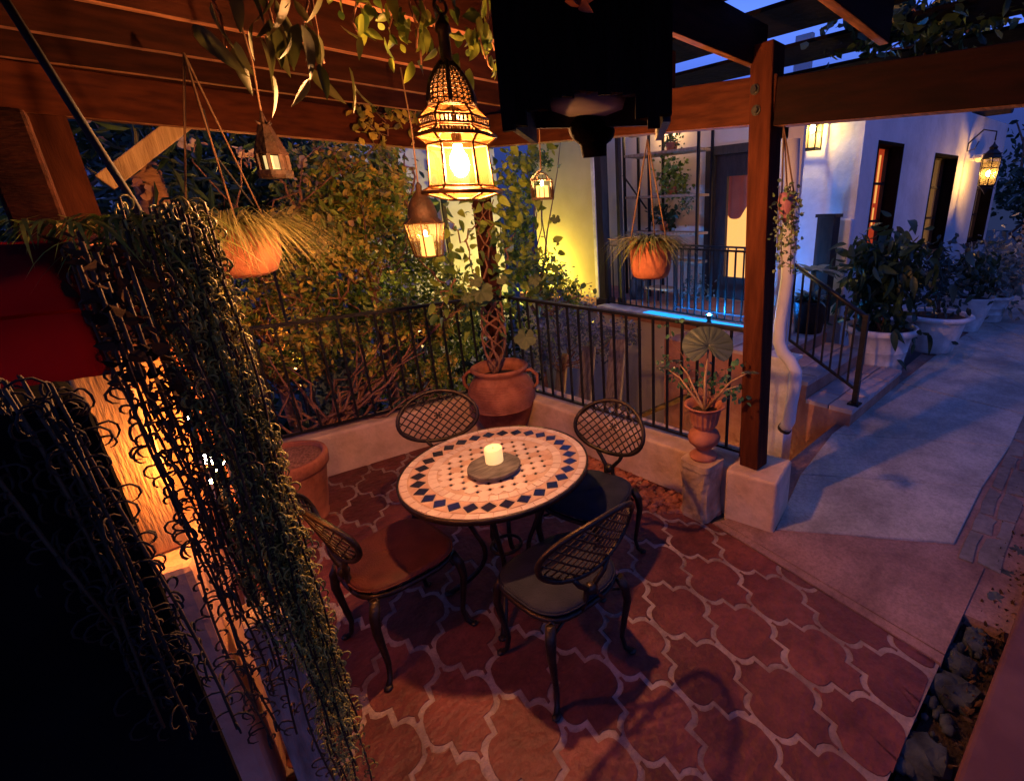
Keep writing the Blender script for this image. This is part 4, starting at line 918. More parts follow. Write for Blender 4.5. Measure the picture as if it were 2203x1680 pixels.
# ================================================================== CHAIRS (prototype faces +y)
def build_chair(name, label, cush, group):
    t = thing(name, label, 'chair', (0, 0, 0), group)
    def B(mb, nm, m): return mb.build(nm, m, t, local=True)
    def seatline(k=0.0):
        P = []
        for i in range(28):
            a = 2 * PI * i / 28; x = .205 * math.copysign(abs(math.cos(a)) ** .62, math.cos(a)); y = .205 * math.copysign(abs(math.sin(a)) ** .62, math.sin(a))
            x *= 1 + .10 * (y / .205); P.append(V(x * (1 + k), y * (1 + k), 0))
        return P
    mb = MB(); mb.tube([p + V(0, 0, .425) for p in seatline()], .013, 7, closed=True)
    for i in range(-3, 4): mb.tube([V(i * .055, -.19, .425), V(i * .055, .19, .425)], .005, 5); mb.tube([V(-.19, i * .055, .424), V(.19, i * .055, .424)], .005, 5)
    B(mb, 'seat_frame', m_cast)
    # cushion: rounded pad
    L = seatline(); vs = []; fs = []; prof = [(.0, .0), (.95, .0), (1.02, .008), (1.035, .017), (1.0, .027), (.92, .032), (.6, .034), (.0, .035)]
    for s, z in prof:
        for p in L: vs.append((p.x * s, p.y * s, .440 + z + (.002 * math.sin(p.x * 40) if s < .95 else 0)))
    n = 28
    for i in range(len(prof) - 1):
        for j in range(n): fs.append((i * n + j, i * n + (j + 1) % n, (i + 1) * n + (j + 1) % n, (i + 1) * n + j))
    mb = MB(); mb.add(vs, fs, 0, True); mb.tube([V(p.x * 1.04, p.y * 1.04, .440 + .017) for p in L], .004, 5, closed=True)
    c = B(mb, 'cushion', cush)
    # oval lattice back
    W_, H_ = .225, .150; c0_ = V(0, -.262, .735); ux_ = V(1, 0, 0); uz_ = V(0, -.30, .954)
    def bp(x, z): return c0_ + ux_ * x + uz_ * z + V(0, .10 * (x / W_) ** 2 * .55, 0)
    mb = MB(); mb.tube([bp(W_ * math.cos(a), H_ * math.sin(a)) for a in [2 * PI * i / 40 for i in range(40)]], .0115, 7, closed=True)
    B(mb, 'back_frame', m_cast)
    mb = MB()
    for sgn in (1, -1):
        for k in range(-9, 10):
            seg = []
            for i in range(61):
                x = -W_ + 2 * W_ * i / 60; z = sgn * x * .95 + k * .048
                if (x / W_) ** 2 + (z / H_) ** 2 < .97: seg.append(bp(x, z) + V(0, .0015 * sgn, 0))
            if len(seg) > 3: mb.tube(seg[::4] + [seg[-1]], .0042, 4)
    mb.ball(bp(0, 0), .012, 8, sq=(1, .4, 1))
    for k in range(6): a = k * PI / 3; mb.ball(bp(.018 * math.cos(a), .018 * math.sin(a)), .0065, 6, sq=(1, .5, 1))
    B(mb, 'back_lattice', m_cast)
    # stems
    mb = MB()
    for s in (-1, 1): mb.tube([bp(.085 * s, -H_ * .92), V(.062 * s, -.218, .56), V(.022 * s, -.206, .515), V(.022 * s, -.203, .47), V(.05 * s, -.203, .425)], [.012, .011, .012, .013, .013], 7)
    mb.ball(V(0, -.206, .50), .026, 8); B(mb, 'back_stem', m_cast)
    for sx_ in (-1, 1):
        for fr_ in (1, -1):
            mb = MB(); x0, y0 = .175 * sx_, .175 * fr_
            pts = [(0, .425), (.025, .37), (.034, .30), (.020, .20), (.006, .10), (.018, .035), (.045, .010)]
            dirx, diry = sx_ * .75, fr_ * .75
            mb.tube([V(x0 + dirx * d, y0 + diry * d, z) for d, z in pts], [.021, .022, .018, .014, .012, .011, .014], 8)
            mb.ball(V(x0 + dirx * .047, y0 + diry * .047, .012), .016, 8, sq=(1.2, 1.2, .7))
            mb.tube([V(x0, y0, .36), V(x0 * .6, y0, .405)], .007, 5)
            B(mb, 'leg', m_cast)
    return t
def place(t, x, y, rz): t.location = (x, y, 0); t.rotation_euler = (0, 0, math.radians(rz))
grp = 'cast metal chairs round the mosaic table'
ch = build_chair('lattice_chair', 'lattice back chair nearest the camera, seen from behind, with grey cushion', m_cushG, grp)
place(ch, .975, 1.375, -2)
ch2 = copy_tree(ch); ch2['label'] = 'lattice back chair right of the table by the low wall, with grey cushion'; place(ch2, 1.455, 1.725, 103)
ch3 = copy_tree(ch); ch3['label'] = 'lattice back chair behind the table, only its oval back showing beside the amphora'; place(ch3, 1.03, 2.47, 158)
ch4 = copy_tree(ch); ch4['label'] = 'lattice back chair left of the table, edge-on, with russet cushion'; place(ch4, .545, 2.02, -85)
for c in ch4.children:
    if c.name.startswith('cushion'): c.data = c.data.copy(); c.data.materials[0] = m_cushR
# ================================================================== POTS
# corner amphora with vine trunk
AC = PZ(1084, 935, 0); AC = V(AC.x + .02, AC.y - .02, 0)
am = thing('amphora', 'big ribbed terracotta amphora with loop handles in the railing corner', 'planter', AC)
mb = MB(); prof = [(.001, 0), (.13, 0), (.14, .02), (.20, .14), (.262, .30)]
for i in range(13):
    z = .30 + i * .0190; r = .262 + .018 * math.sin(min(1, i / 6) * PI / 2) - .045 * max(0, (i - 6) / 6) ** 2; prof += [(r + .005, z), (r + .004, z + .006), (r - .007, z + .011)]
prof += [(.222, .56), (.200, .585), (.212, .60), (.238, .628), (.240, .648), (.226, .655), (.205, .645), (.195, .60), (.19, .52)]
AZ = .655
mb.lathe(prof, AC, 56); mb.build('body', m_terra, am)
for s in (0, 1):
    a = math.radians(-50 + 180 * s) + .1; d = V(math.cos(a), math.sin(a), 0); mb = MB()
    mb.tube([AC + d * r + V(0, 0, z) for r, z in ((.205, .60), (.265, .61), (.315, .56), (.315, .49), (.275, .44))], [.02, .024, .024, .022, .02], 8, flat=.6); mb.build('handle', m_terra, am)
mb = MB(); mb.lathe([(.001, .555), (.1, .56), (.193, .55)], AC, 30); mb.build('soil', m_soil, am)
# vine in the amphora: twisted pink-brown stems up the post, big grape-like leaves
mb = MB(); tp0 = AC + V(-.03, .02, .55)
for k in range(9):
    a = k * .7; pts = []
    for i in range(16):
        t_ = i / 15; px = 1066 + 24 * math.sin(a + t_ * 5 + .5 * math.sin(k * 3 + t_ * 9)) * (.3 + .8 * math.sin(t_ * PI * .8)) - 8 * t_; py = 800 - 150 * t_
        c = PY(px, py, AC.y + .05 + .05 * math.cos(a + t_ * 7)); pts.append(c)
    pts[0] = tp0 + V(.015 * math.cos(a), .015 * math.sin(a), 0)
    mb.tube(pts, .007 if k % 2 else .010, 5)
for (a, b) in (((1045, 640), (1010, 540)), ((1075, 640), (1095, 560)), ((1010, 540), (960, 470)), ((1040, 600), (1062, 430)), ((1050, 560), (1015, 440)), ((980, 600), (930, 660)), ((1060, 520), (1030, 425)), ((1000, 520), (1050, 450)), ((960, 610), (900, 560)), ((1090, 560), (1110, 500))):
    branch(mb, PY(*a, 3.62), PY(*b, 3.7), .008, .004, .02)
vn = thing('potted_vine', 'twisted woody vine growing from the amphora up the corner post', 'vine', tp0)
mb.build('stem', m_bark, vn)
P = []
for (px, py, sg, n) in ((1035, 650, 30, 30), (1010, 600, 40, 60), (1130, 560, 45, 90), (1100, 480, 35, 90), (1080, 420, 30, 45), (1130, 640, 40, 30), (960, 620, 40, 34), (1150, 610, 45, 50), (1110, 350, 28, 50), (1150, 330, 25, 35), (1110, 400, 25, 40), (1000, 480, 40, 30)):
    for i in range(n): P.append(np.array(PY(px + rng.normal() * sg, py + rng.normal() * sg, 3.66 + rng.normal() * .12)))
nleaves(P, .075, nrm=np.array([-.3, -.6, .1]), jit=.9, aspect=.62, seg=5).build('foliage', L_mid, vn)
def bigleaf(mb, c, size, nrm, tip, lobes=5, fold=.15):
    """lobed palmate leaf as a fan"""
    nrm = Vector(nrm).normalized(); tip = (Vector(tip) - nrm * Vector(tip).dot(nrm)).normalized(); s_ = nrm.cross(tip)
    vs = [Vector(c)]; n = 40
    for i in range(n + 1):
        a = -PI * .93 + 2 * PI * .93 * i / n; r = size * (.62 + .26 * abs(math.cos(a * lobes / 2)) ** .7 + .12 * math.cos(a)) * (1 + .05 * math.sin(a * 17))
        vs.append(Vector(c) + tip * (r * math.cos(a)) + s_ * (r * math.sin(a)) + nrm * (fold * size * math.sin(a * lobes) * .3 - .1 * r))
    mb.add(vs, [(0, i, i + 1) for i in range(1, n + 1)], 0, False)
mb = MB()
for (px, py, d, s_) in ((1035, 627, 3.55, .10), (1022, 603, 3.5, .06), (1130, 725, 3.45, .10), (1078, 600, 3.5, .05), (1005, 640, 3.6, .05), (1150, 600, 3.6, .06), (1195, 470, 3.9, .05)):
    c = PD(px, py, d + .3); mb = MB(); bigleaf(mb, c, s_, (-.5, -.7, .5), (rng.normal() * .4, -.1, -1)); mb.build('large_leaf', leafmat('broad vine leaf', (.03, .05, .02), (.10, .13, .05), .6, .15), vn)

# large terracotta bowl, left
BC = PZ(628, 1098, 0); BC = V(.33, 3.46, 0)
rimc = PZ(606, 985, .46)
BC = V(rimc.x, rimc.y, 0)
bw = thing('terracotta_planter', 'wide round terracotta planter filled with reddish gravel, left on the patio floor', 'planter', BC)
mb = MB(); mb.lathe([(.001, 0), (.17, 0), (.178, .012), (.182, .03), (.176, .04), (.19, .10), (.225, .36), (.232, .375), (.246, .385), (.250, .44), (.245, .462), (.228, .466), (.218, .455), (.215, .42)], BC, 56); mb.build('body', m_terra, bw)
mb = MB(); mb.lathe([(.001, .445), (.1, .442), (.216, .435)], BC, 40); mb.build('gravel', m_gravel, bw)

# hanging pots
def hpot(name, label, px, py, d, wpx, hpx, m, square=False, cord_to=None, cords=3, style='bowl'):
    c = PD(px, py, d); s_ = (R[2] @ (np.array(c) - O)) / F0; r = wpx / 2 * s_; h = hpx * s_
    t = thing(name, label, 'hanging pot', c)
    if style == 'bowl': pr2 = [(.001, -h * .5), (r * .5, -h * .5), (r * .78, -h * .40), (r * .95, -h * .12), (r, h * .2), (r * .99, h * .5), (r * .92, h * .5), (r * .90, h * .2)]
    elif style == 'cube': pr2 = [(.001, -h * .5), (r * .70, -h * .5), (r * .84, -h * .45), (r * .93, -h * .30), (r * .98, -.1 * h), (r, h * .44), (r * 1.0, h * .5), (r * .93, h * .5), (r * .90, h * .2)]
    else: pr2 = [(.001, -h * .5), (r * .25, -h * .48), (r * .7, -h * .2), (r, h * .12), (r * .9, h * .38), (r * .7, h * .5), (r * .62, h * .5)]
    mb = MB(); mb.lathe(pr2, c, 40); mb.build('pot', m, t)
    mb = MB(); mb.lathe([(.001, h * .42), (r * .88, h * .40)] if style != 'belly' else [(.001, h * .4), (r * .6, h * .4)], c, 24); mb.build('soil', m_soil, t)
    ap = cord_to if cord_to else c + V(0, 0, .8)
    mb = MB()
    for k in range(cords):
        a = 2 * PI * k / cords + 2.6; rr = r if style != 'belly' else r * .7
        mb.tube([c + V(rr * math.cos(a), rr * math.sin(a), h * .48), ap], .0045, 5)
    if cord_to is not None and style == 'cube':
        for k in range(cords):
            a = 2 * PI * k / cords + 2.6; mb.tube([c + V(r * 1.01 * math.cos(a), r * 1.01 * math.sin(a), h * .5), c + V(r * .99 * math.cos(a), r * .99 * math.sin(a), -h * .1), c + V(r * .72 * math.cos(a), r * .72 * math.sin(a), -h * .49)], .0045, 5)
    mb.build('cord', m_rope, t); return t, c, r, h, s_
ap = PD(440, 235, 3.0)
t, c, r, h, s_ = hpot('hanging_pot', 'round terracotta hanging bowl lit orange, with wispy grassy plant', 512, 540, 2.95, 160, 108, mat('bright terracotta', (.52, .19, .085), .8, c2=(.66, .27, .13), scale=5, bump=.2, bscale=30), cord_to=None)
# wispy blades for it
def blades(mb, c, n, L, w, spread=1.0, up=.5, droop=.6, r0=.05, seg=5):
    c = Vector(c)
    for i in range(n):
        a = rng.uniform(0, 2 * PI); el = up * rng.uniform(.3, 1.2); d = V(math.cos(a) * spread, math.sin(a) * spread, el).normalized(); l = L * rng.uniform(.5, 1.15)
        p = c + V(math.cos(a), math.sin(a), 0) * r0 * rng.uniform(0, 1); s_ = V(-math.sin(a), math.cos(a), 0) * w / 2
        P = []
        for k in range(seg + 1):
            t_ = k / seg; P.append(p + d * l * t_ - V(0, 0, droop * l * t_ * t_ * .8))
        vs = []
        for k, q in enumerate(P): ww = 1 - (k / seg) ** 2; vs += [q - s_ * ww, q + s_ * ww]
        mb.add(vs, [(2 * k, 2 * k + 1, 2 * k + 3, 2 * k + 2) for k in range(seg)], 0, False)
mb = MB(); blades(mb, c + V(0, 0, h * .45), 900, .50, .0045, up=.9, droop=1.0, r0=r * 1.0, seg=7); blades(mb, c + V(0, 0, h * .45), 420, .34, .006, up=.7, droop=1.1, r0=r, seg=6)
mb.build('foliage', L_grass, t)
# small cord support lines of the wispy pot and dark guy cables
t, c, r, h, s_ = hpot('hanging_pot', 'squarish terracotta hanging pot with a spider plant, right of the corner', 1400, 558, 3.05, 90, 78, m_terra, style='cube', cord_to=PD(1393, 300, 3.05))
mb = MB(); blades(mb, c + V(0, 0, h * .45), 330, .30, .011, up=.8, droop=.9, r0=r * .8, seg=5); mb.build('foliage', leafmat('spider plant blade', (.07, .10, .02), (.26, .26, .09), .5, .2), t)
mb = MB(); branch(mb, c + V(0, 0, h * .5), c + V(-.22, .15, h * .5 + .02), .003, .002, .01); mb.build('runner', L_grass, t)
t, c, r, h, s_ = hpot('hanging_pot', 'small violet hanging pot trailing pale succulents behind the bolted post', 1692, 447, 2.75, 40, 62, m_purple, style='belly', cord_to=PD(1686, 272, 2.75))
P = []; mb = MB()
for (x0, y0, x1, y1, n) in ((1700, 400, 1712, 540, 80), (1678, 470, 1683, 575, 70), (1705, 410, 1700, 590, 80), (1678, 400, 1672, 540, 50), (1690, 400, 1720, 440, 30)):
    a, b = PD(x0, y0, 2.72), PD(x1, y1, 2.72); mb.tube([a.lerp(b, i / 5) for i in range(6)], .003, 4)
    for i in range(n): k = rng.uniform(); P.append(np.array(a.lerp(b, k)) + rng.normal(size=3) * .016)
mb.build('stem', m_rope, t); leaves(P, .022, aspect=.8, fold=.3).build('foliage', L_succ, t)

# stone pedestal + urn with elephant ear
UC = PZ(1508, 1122, 0); UC = V(UC.x + .085, UC.y + .06, 0)
ped = thing('stone_pedestal', 'rough carved stone block pedestal standing against the low wall', 'pedestal', UC)
mb = MB()
sd = .105
rings_ = [(1.0, 0), (1.03, .03), (.93, .06), (.92, .20), (.99, .30), (1.0, .345), (1.04, .36), (1.04, .40)]
vs = []; n = 24
for sc, z in rings_:
    for j in range(n):
        a = 2 * PI * j / n; x = sd * math.copysign(abs(math.cos(a)) ** .35, math.cos(a)) * sc; y = sd * math.copysign(abs(math.sin(a)) ** .35, math.sin(a)) * sc
        k = 1 + .035 * math.sin(9 * a + z * 40) * (z < .34); vs.append(UC + V(x * k, y * k, z))
fs = [(i * n + j, i * n + (j + 1) % n, (i + 1) * n + (j + 1) % n, (i + 1) * n + j) for i in range(len(rings_) - 1) for j in range(n)] + [tuple((len(rings_) - 1) * n + j for j in range(n))]
mb.add(vs, fs, 0, False); mb.build('block', m_stone, ped)
u0 = V(UC.x + .015, UC.y + .005, .405)
urn = thing('garden_urn', 'fluted terracotta urn on the stone pedestal holding an elephant ear', 'urn', u0)
mb = MB(); prof = [(.001, 0), (.085, 0), (.088, .012), (.075, .025), (.045, .045), (.040, .06), (.060, .075), (.095, .11), (.102, .14), (.090, .17), (.062, .19), (.060, .20)]
mb.lathe(prof, u0, 40)
nf = 72; vs = []; pz = [(.060, .20), (.078, .23), (.088, .28), (.098, .33)]
for r, z in pz:
    for j in range(nf): a = 2 * PI * j / nf; rr = r * (1 + (.035 if j % 4 < 2 else -.02)); vs.append(u0 + V(rr * math.cos(a), rr * math.sin(a), z))
mb.add(vs, [(i * nf + j, i * nf + (j + 1) % nf, (i + 1) * nf + (j + 1) % nf, (i + 1) * nf + j) for i in range(len(pz) - 1) for j in range(nf)], 0, False)
mb.lathe([(.098, .33), (.118, .345), (.128, .352), (.126, .360), (.105, .352), (.085, .30)], u0, 40)
mb.build('body', m_terra2, urn)
mb = MB(); mb.lathe([(.001, .31), (.088, .308)], u0, 24); mb.build('soil', m_soil, urn)
UT = u0 + V(0, 0, .31)
ee = thing('elephant_ear', 'elephant ear plant with one big ribbed heart shaped leaf turned away', 'plant', UT)
atp = PX(1524, 752, UT.x + .04)
mb = MB(); mb.tube([UT, UT.lerp(atp, .5) + V(.0, .01, 0), atp], [.011, .009, .006], 7)
for (px, py, k) in ((1430, 790, .05), (1612, 800, -.05), (1455, 775, .1), (1590, 830, .05)): q = PX(px, py, UT.x + k); mb.tube([UT, UT.lerp(q, .6) + V(0, 0, .04), q], [.008, .006, .003], 6)
mb.build('stem', m_paleW, ee)
# heart shaped leaf, facing the camera, with ribs
def heart(mb, c, size, up, side, nrm, notch=True):
    n = 48; vs = [c + nrm * .0]; up, side, nrm = up.normalized(), side.normalized(), nrm.normalized()
    pts = []
    for i in range(n):
        a = 2 * PI * i / n   # 0 = tip (up)
        r = 1.02 + .10 * math.cos(a) - .10 * math.cos(2 * a)
        d_ = abs(((a - PI + PI) % (2 * PI)) - PI)
        r *= 1.12 - .12 * math.cos(a) ** 2
        if d_ < .75: r *= .08 + .92 * (d_ / .75) ** 1.6
        rib = .03 * math.cos(18 * a)
        pts.append(c + up * (size * r * math.cos(a)) + side * (size * .93 * r * math.sin(a)) + nrm * (size * (rib - .12 * r * r)))
    mid = [c + (p - c) * .55 + nrm * size * (.05 * math.cos(18 * 2 * PI * i / n)) for i, p in enumerate(pts)]
    vs = [c] + mid + pts
    mb.add(vs, [(0, 1 + i, 1 + (i + 1) % n) for i in range(n)] + [(1 + i, 1 + n + i, 1 + n + (i + 1) % n, 1 + (i + 1) % n) for i in range(n)], 0, True)
    for k in range(16):
        i = (k * 3 + 1) % n; mb.tube([c, mid[i] + nrm * .003, pts[i]], [.0028, .0022, .001], 4)
rgt = V(R[0][0], R[0][1], R[0][2]); fwd = V(R[2][0], R[2][1], R[2][2]); dwn = V(R[1][0], R[1][1], R[1][2])
mb = MB(); heart(mb, atp + V(0, 0, .02), .132, (-dwn + fwd * .35), rgt, -fwd + dwn * -.2); lo = mb.build('leaf', L_ear, ee)
mb = MB()
for (px, py, k) in ((1455, 775, .1), (1430, 790, .05), (1612, 800, -.05)):
    c = PX(px, py, UT.x + k); heart(mb, c, .055, rgt * (1 if px > 1500 else -1) + fwd * .2, fwd, V(0, 0, 1))
mb.build('leaf', L_ear, ee)
P = []
st_ = MB()
for (px, py, n) in ((1450, 800, 26), (1490, 830, 26), (1545, 830, 30), (1575, 845, 26), (1430, 770, 14), (1590, 780, 10), (1500, 800, 16), (1440, 700, 8), (1555, 800, 12)):
    c = PX(px, py, UT.x + .12); branch(st_, UT + V(.02, .02, 0), c, .003, .002, .02)
    for i in range(n): P.append(np.array(c) + rng.normal(size=3) * (.03, .05, .03))
leaves(P, .034, aspect=.75).build('foliage', leafmat('green ivy leaf', (.03, .10, .04), (.10, .24, .12), .35, .25), ee); st_.build('runner', m_bark, ee)
# slanting board offcut behind the urn and small wall-top leaves
# ================================================================== DOWNSPOUT AND BOX
XS = 3.62
def dsp(px, py, x=XS): return PX(px, py, x)
t = thing('downspout', 'white painted downspout with an elbow above the path, right of the bolted post', 'downspout', dsp(1690, 925))
pts = [dsp(1706, 300), dsp(1700, 450), dsp(1694, 600), dsp(1678, 700), dsp(1676, 735), dsp(1684, 758), dsp(1700, 776), dsp(1712, 800), dsp(1710, 830), dsp(1702, 870), dsp(1698, 905), dsp(1686, 925)]
mb = MB(); mb.tube(pts, .052, 10); mb.build('pipe', m_white, t)
mb = MB(); e_ = pts[-1]; mb.tube([e_ + (pts[-2] - e_).normalized() * .03, e_], .058, 10, caps=False); mb.disc(e_ + V(-.004, -.004, 0), .04, 10); mb.build('outlet', m_darkW, t)
bx0, bx1 = dsp(1655, 770, XS + .1), dsp(1690, 905, XS + .1)
t = thing('utility_box', 'narrow cream utility cabinet beside the downspout', 'utility box', (XS + .1, (bx0.y + bx1.y) / 2, 0))
mb = MB(); mb.box(XS + .08, XS + .26, bx1.y, bx0.y + .02, GL + .004, bx0.z); bevel(mb.build('housing', m_potw, t), .008)
mb = MB(); mb.box(XS + .06, XS + .28, bx1.y - .02, bx0.y + .04, bx0.z + .001, bx0.z + .03); mb.build('lid', m_potw, t)
yq0, yq1 = PX(1716, 450, 4.6).y, PX(1684, 450, 4.6).y
mb = MB(); mb.box(4.6, 4.65, yq0, yq1, GL + .006, 3.3); o = tag(mb.build('white_pier', m_stucco), 'white corner pier rising behind the downspout', 'pier')

# ================================================================== WHITE POTS along the house
def wpot(px, py, r, h, label, style=0):
    c = PZ(px, py, .012)
    t = thing('white_planter', label, 'planter', c, 'white planters along the house wall'); mb = MB()
    prof = [(.001, 0), (r * .72, 0), (r * .74, .02), (r * .78, h * .28), (r * .80, h * .29), (r * .79, h * .31), (r * .84, h * .52), (r * .86, h * .53), (r * .85, h * .55), (r * .93, h * .86), (r * 1.05, h * .88), (r * 1.08, h * .93), (r * 1.06, h), (r * .97, h), (r * .94, h * .9)]
    if style == 1: prof = [(.001, 0), (r * .62, 0), (r * .66, .03), (r * .80, h * .4), (r * .90, h * .80), (r * .92, h * .84), (r * 1.06, h * .87), (r * 1.13, h * .92), (r * 1.12, h * .97), (r * 1.04, h), (r * .94, h * .98), (r * .9, h * .88)]
    if style == 2: prof = [(.001, 0), (r * .60, 0), (r * .60, .015), (r * .72, h * .3), (r * .97, h * .97), (r * 1.0, h), (r * .95, h), (r * .92, h * .9)]
    mb.lathe(prof, c, 40); mb.build('body', m_potw, t); mb = MB(); mb.lathe([(.001, h * .9), (r * .94, h * .9)], c, 24); mb.build('soil', m_soil, t)
    return c, r, h
def potplant(c, h, name, label, cat, spec, m, group=None):
    t = thing(name, label, cat, (c.x, c.y, c.z + h * .9), group); mb = MB(); P = []
    for (dx, dy, dz, rad, n) in spec:
        q = V(c.x + dx, c.y + dy, c.z + h + dz); branch(mb, V(c.x, c.y, c.z + h * .9), q, .012, .004, .03)
        for i in range(n): P.append(np.array(q) + rng.normal(size=3) * rad)
    mb.build('stem', m_bark, t); return t, P
c, r, h = wpot(1880, 800, .36, .56, 'largest white ribbed planter, nearest the stairs, with a leafy dark shrub'); c1 = c
t, P = potplant(c, h, 'leafy_shrub', 'tall dark broad leaved shrub in the nearest white planter', 'shrub', [(0, 0, .40, .19, 170), (.12, -.05, .72, .18, 150), (-.12, .1, .68, .18, 150), (0, 0, .18, .22, 100), (.2, .05, .5, .18, 120), (-.18, .22, .80, .10, 40)], L_dark)
nleaves(P, .17, aspect=.36, droop=.8).build('foliage', L_dark, t)
c, r, h = wpot(2000, 752, .38, .50, 'white planter with a wide rolled rim, second from the stairs', 1)
t, P = potplant(c, h, 'leafy_shrub', 'dense round dark shrub in the second white planter', 'shrub', [(0, .05, .40, .17, 200), (0, .05, .60, .15, 200), (.05, 0, .22, .2, 120)], L_dark)
leaves(P, .09, aspect=.5).build('foliage', leafmat('deep blue green leaf', (.012, .03, .02), (.05, .09, .07), .35), t)
c, r, h = wpot(2070, 708, .34, .52, 'plain white planter, third from the stairs', 2)
t, P = potplant(c, h, 'leafy_shrub', 'low dark leafy plant in the third white planter', 'shrub', [(0, 0, .25, .18, 120), (.05, 0, .45, .15, 90)], L_dark)
nleaves(P, .13, aspect=.45, droop=.6).build('foliage', L_dark, t)
c, r, h = wpot(2118, 688, .30, .42, 'small farthest white planter beneath the pale variegated bush')
t, P = potplant(c, h, 'variegated_bush', 'spreading bush of pale variegated leaves at the far end of the house', 'shrub', [(0, 0, .35, .28, 200), (.4, -.1, .45, .28, 200), (-.25, .05, .5, .2, 140), (.2, -.3, .3, .25, 160), (.7, -.3, .35, .3, 160)], L_pale)
nleaves(P, .12, aspect=.4, droop=.1, nrm=np.array([-.3, -.3, .2]), jit=.8, seg=4).build('foliage', L_pale, t)
# plants by the stair landing
c = PX(1745, 640, 5.3); t = thing('agave', 'blue green agave like plant in a dark pot on the stair landing', 'plant', (5.3, c.y, .52))
mb = MB(); mb.lathe([(.001, 0), (.15, 0), (.19, .34), (.2, .36), (.17, .36)], (5.3, c.y, .52), 24); mb.build('pot', m_iron, t)
mb = MB(); blades(mb, (5.3, c.y, 1.2), 26, .42, .09, up=.5, droop=.5, r0=.04); blades(mb, (5.3, c.y, .88), 40, .4, .06, up=.9, droop=.5, r0=.05); mb.tube([(5.3, c.y, .86), (5.3, c.y, 1.2)], .03, 6); mb.build('foliage', L_grey, t)
c = PX(1772, 560, 6.2); t = thing('wooden_post', 'stubby dark wooden post standing on the landing by the stucco wall', 'post', (6.1, c.y - .02, .4))
mb = MB(); c0_ = PX(1774, 560, 6.1); c1_ = PX(1784, 468, 6.1); mb.beam(V(6.1, c0_.y, .45), V(6.1, c0_.y + (c0_.y - c1_.y) * 0, c1_.z), .20, .20, up=(1, 0, 0)); mb.build('shaft', m_darkW, t)
mb = MB(); mb.box(5.98, 6.22, c0_.y - .12, c0_.y + .12, c1_.z + .001, c1_.z + .04); mb.build('cap', m_darkW, t)

# ================================================================== SHELF RACK on the porch
XK = 6.05
ky0, ky1 = PX(1345, 450, XK).y, PX(1500, 450, XK).y
t = thing('shelf_rack', 'open black iron plant rack with pale wooden shelves on the porch', 'shelf', (XK, ky1, PZF))
for yy in (ky0, (ky0 + ky1) / 2 + .2, ky1):
    for xx in (XK, XK + .34):
        mb = MB(); mb.beam(V(xx, yy, PZF), V(xx, yy, 3.0), .035, .035, up=(1, 0, 0)); mb.build('upright', m_iron, t)
for (px, py) in ((1455, 327), (1455, 424), (1455, 505), (1455, 566)):
    z = PX(px, py, XK).z; mb = MB(); mb.box(XK - .02, XK + .36, ky1 + .02, ky0 - .02, z, z + .035); mb.build('shelf', m_paleW, t)
mb = MB(); za, zb = PX(1320, 380, XK).z, PX(1370, 450, XK).z; mb.beam(V(XK - .03, ky0, za), V(XK - .03, ky0 - .5, zb), .03, .015); mb.build('brace', m_iron, t)
def shelfplant(px, py, rad, n, size, label, m, pot=True):
    c = PX(px, py, XK + .15); t = thing('shelf_plant', label, 'plant', c); P = rng.normal(size=(n, 3)) * np.array(rad) + np.array(c)
    leaves(P, size, aspect=.7).build('foliage', m, t)
    if pot: mb = MB(); mb.lathe([(.001, -.14), (.07, -.14), (.09, 0), (.08, 0)], c - V(0, 0, rad[2] * .6), 16); mb.build('pot', m_terra, t)
shelfplant(1447, 388, (.09, .13, .16), 420, .065, 'round bushy green plant on the middle rack shelf', L_mid)
shelfplant(1475, 430, (.05, .06, .12), 120, .045, 'pale trailing plant hanging over the middle shelf edge', L_succ, False)
shelfplant(1445, 300, (.06, .08, .08), 120, .05, 'small dark plant on the top rack shelf', L_dark)
shelfplant(1430, 470, (.07, .12, .07), 120, .09, 'dark leafy plant on the lower rack shelf', L_dark)
shelfplant(1500, 625, (.1, .12, .12), 160, .05, 'small azure lit plant near the porch floor', L_grey)
c = PX(1370, 610, XK - .3); t = thing('metal_jug', 'tall galvanised jug on the porch floor left of the rack', 'jug', (c.x, c.y, PZF))
mb = MB(); mb.lathe([(.001, 0), (.10, 0), (.12, .12), (.10, .30), (.06, .38), (.075, .45), (.07, .45)], (c.x, c.y, PZF), 20); mb.build('body', m_rock, t)
mb = MB(); mb.tube([V(c.x, c.y - .1, PZF + .3), V(c.x, c.y - .2, PZF + .32), V(c.x, c.y - .2, PZF + .16), V(c.x, c.y - .11, PZF + .14)], .010, 6); mb.build('handle', m_rock, t)
for (px, lab) in ((1425, 'light plastic crate stool under the rack, left one'),):
    c = PX(px, 640, XK - .35); t = thing('low_stool', 'low pale wooden stool in front of the plant rack', 'stool', (c.x, c.y, PZF)); mb = MB(); mb.box(c.x - .15, c.x + .15, c.y - .22, c.y + .22, PZF + .22, PZF + .25); mb.build('seat', m_paleW, t)
    for a in (-1, 1):
        for b in (-1, 1): mb = MB(); mb.box(c.x + a * .12 - .015, c.x + a * .12 + .015, c.y + b * .19 - .015, c.y + b * .19 + .015, PZF, PZF + .219); mb.build('leg', m_darkW, t)
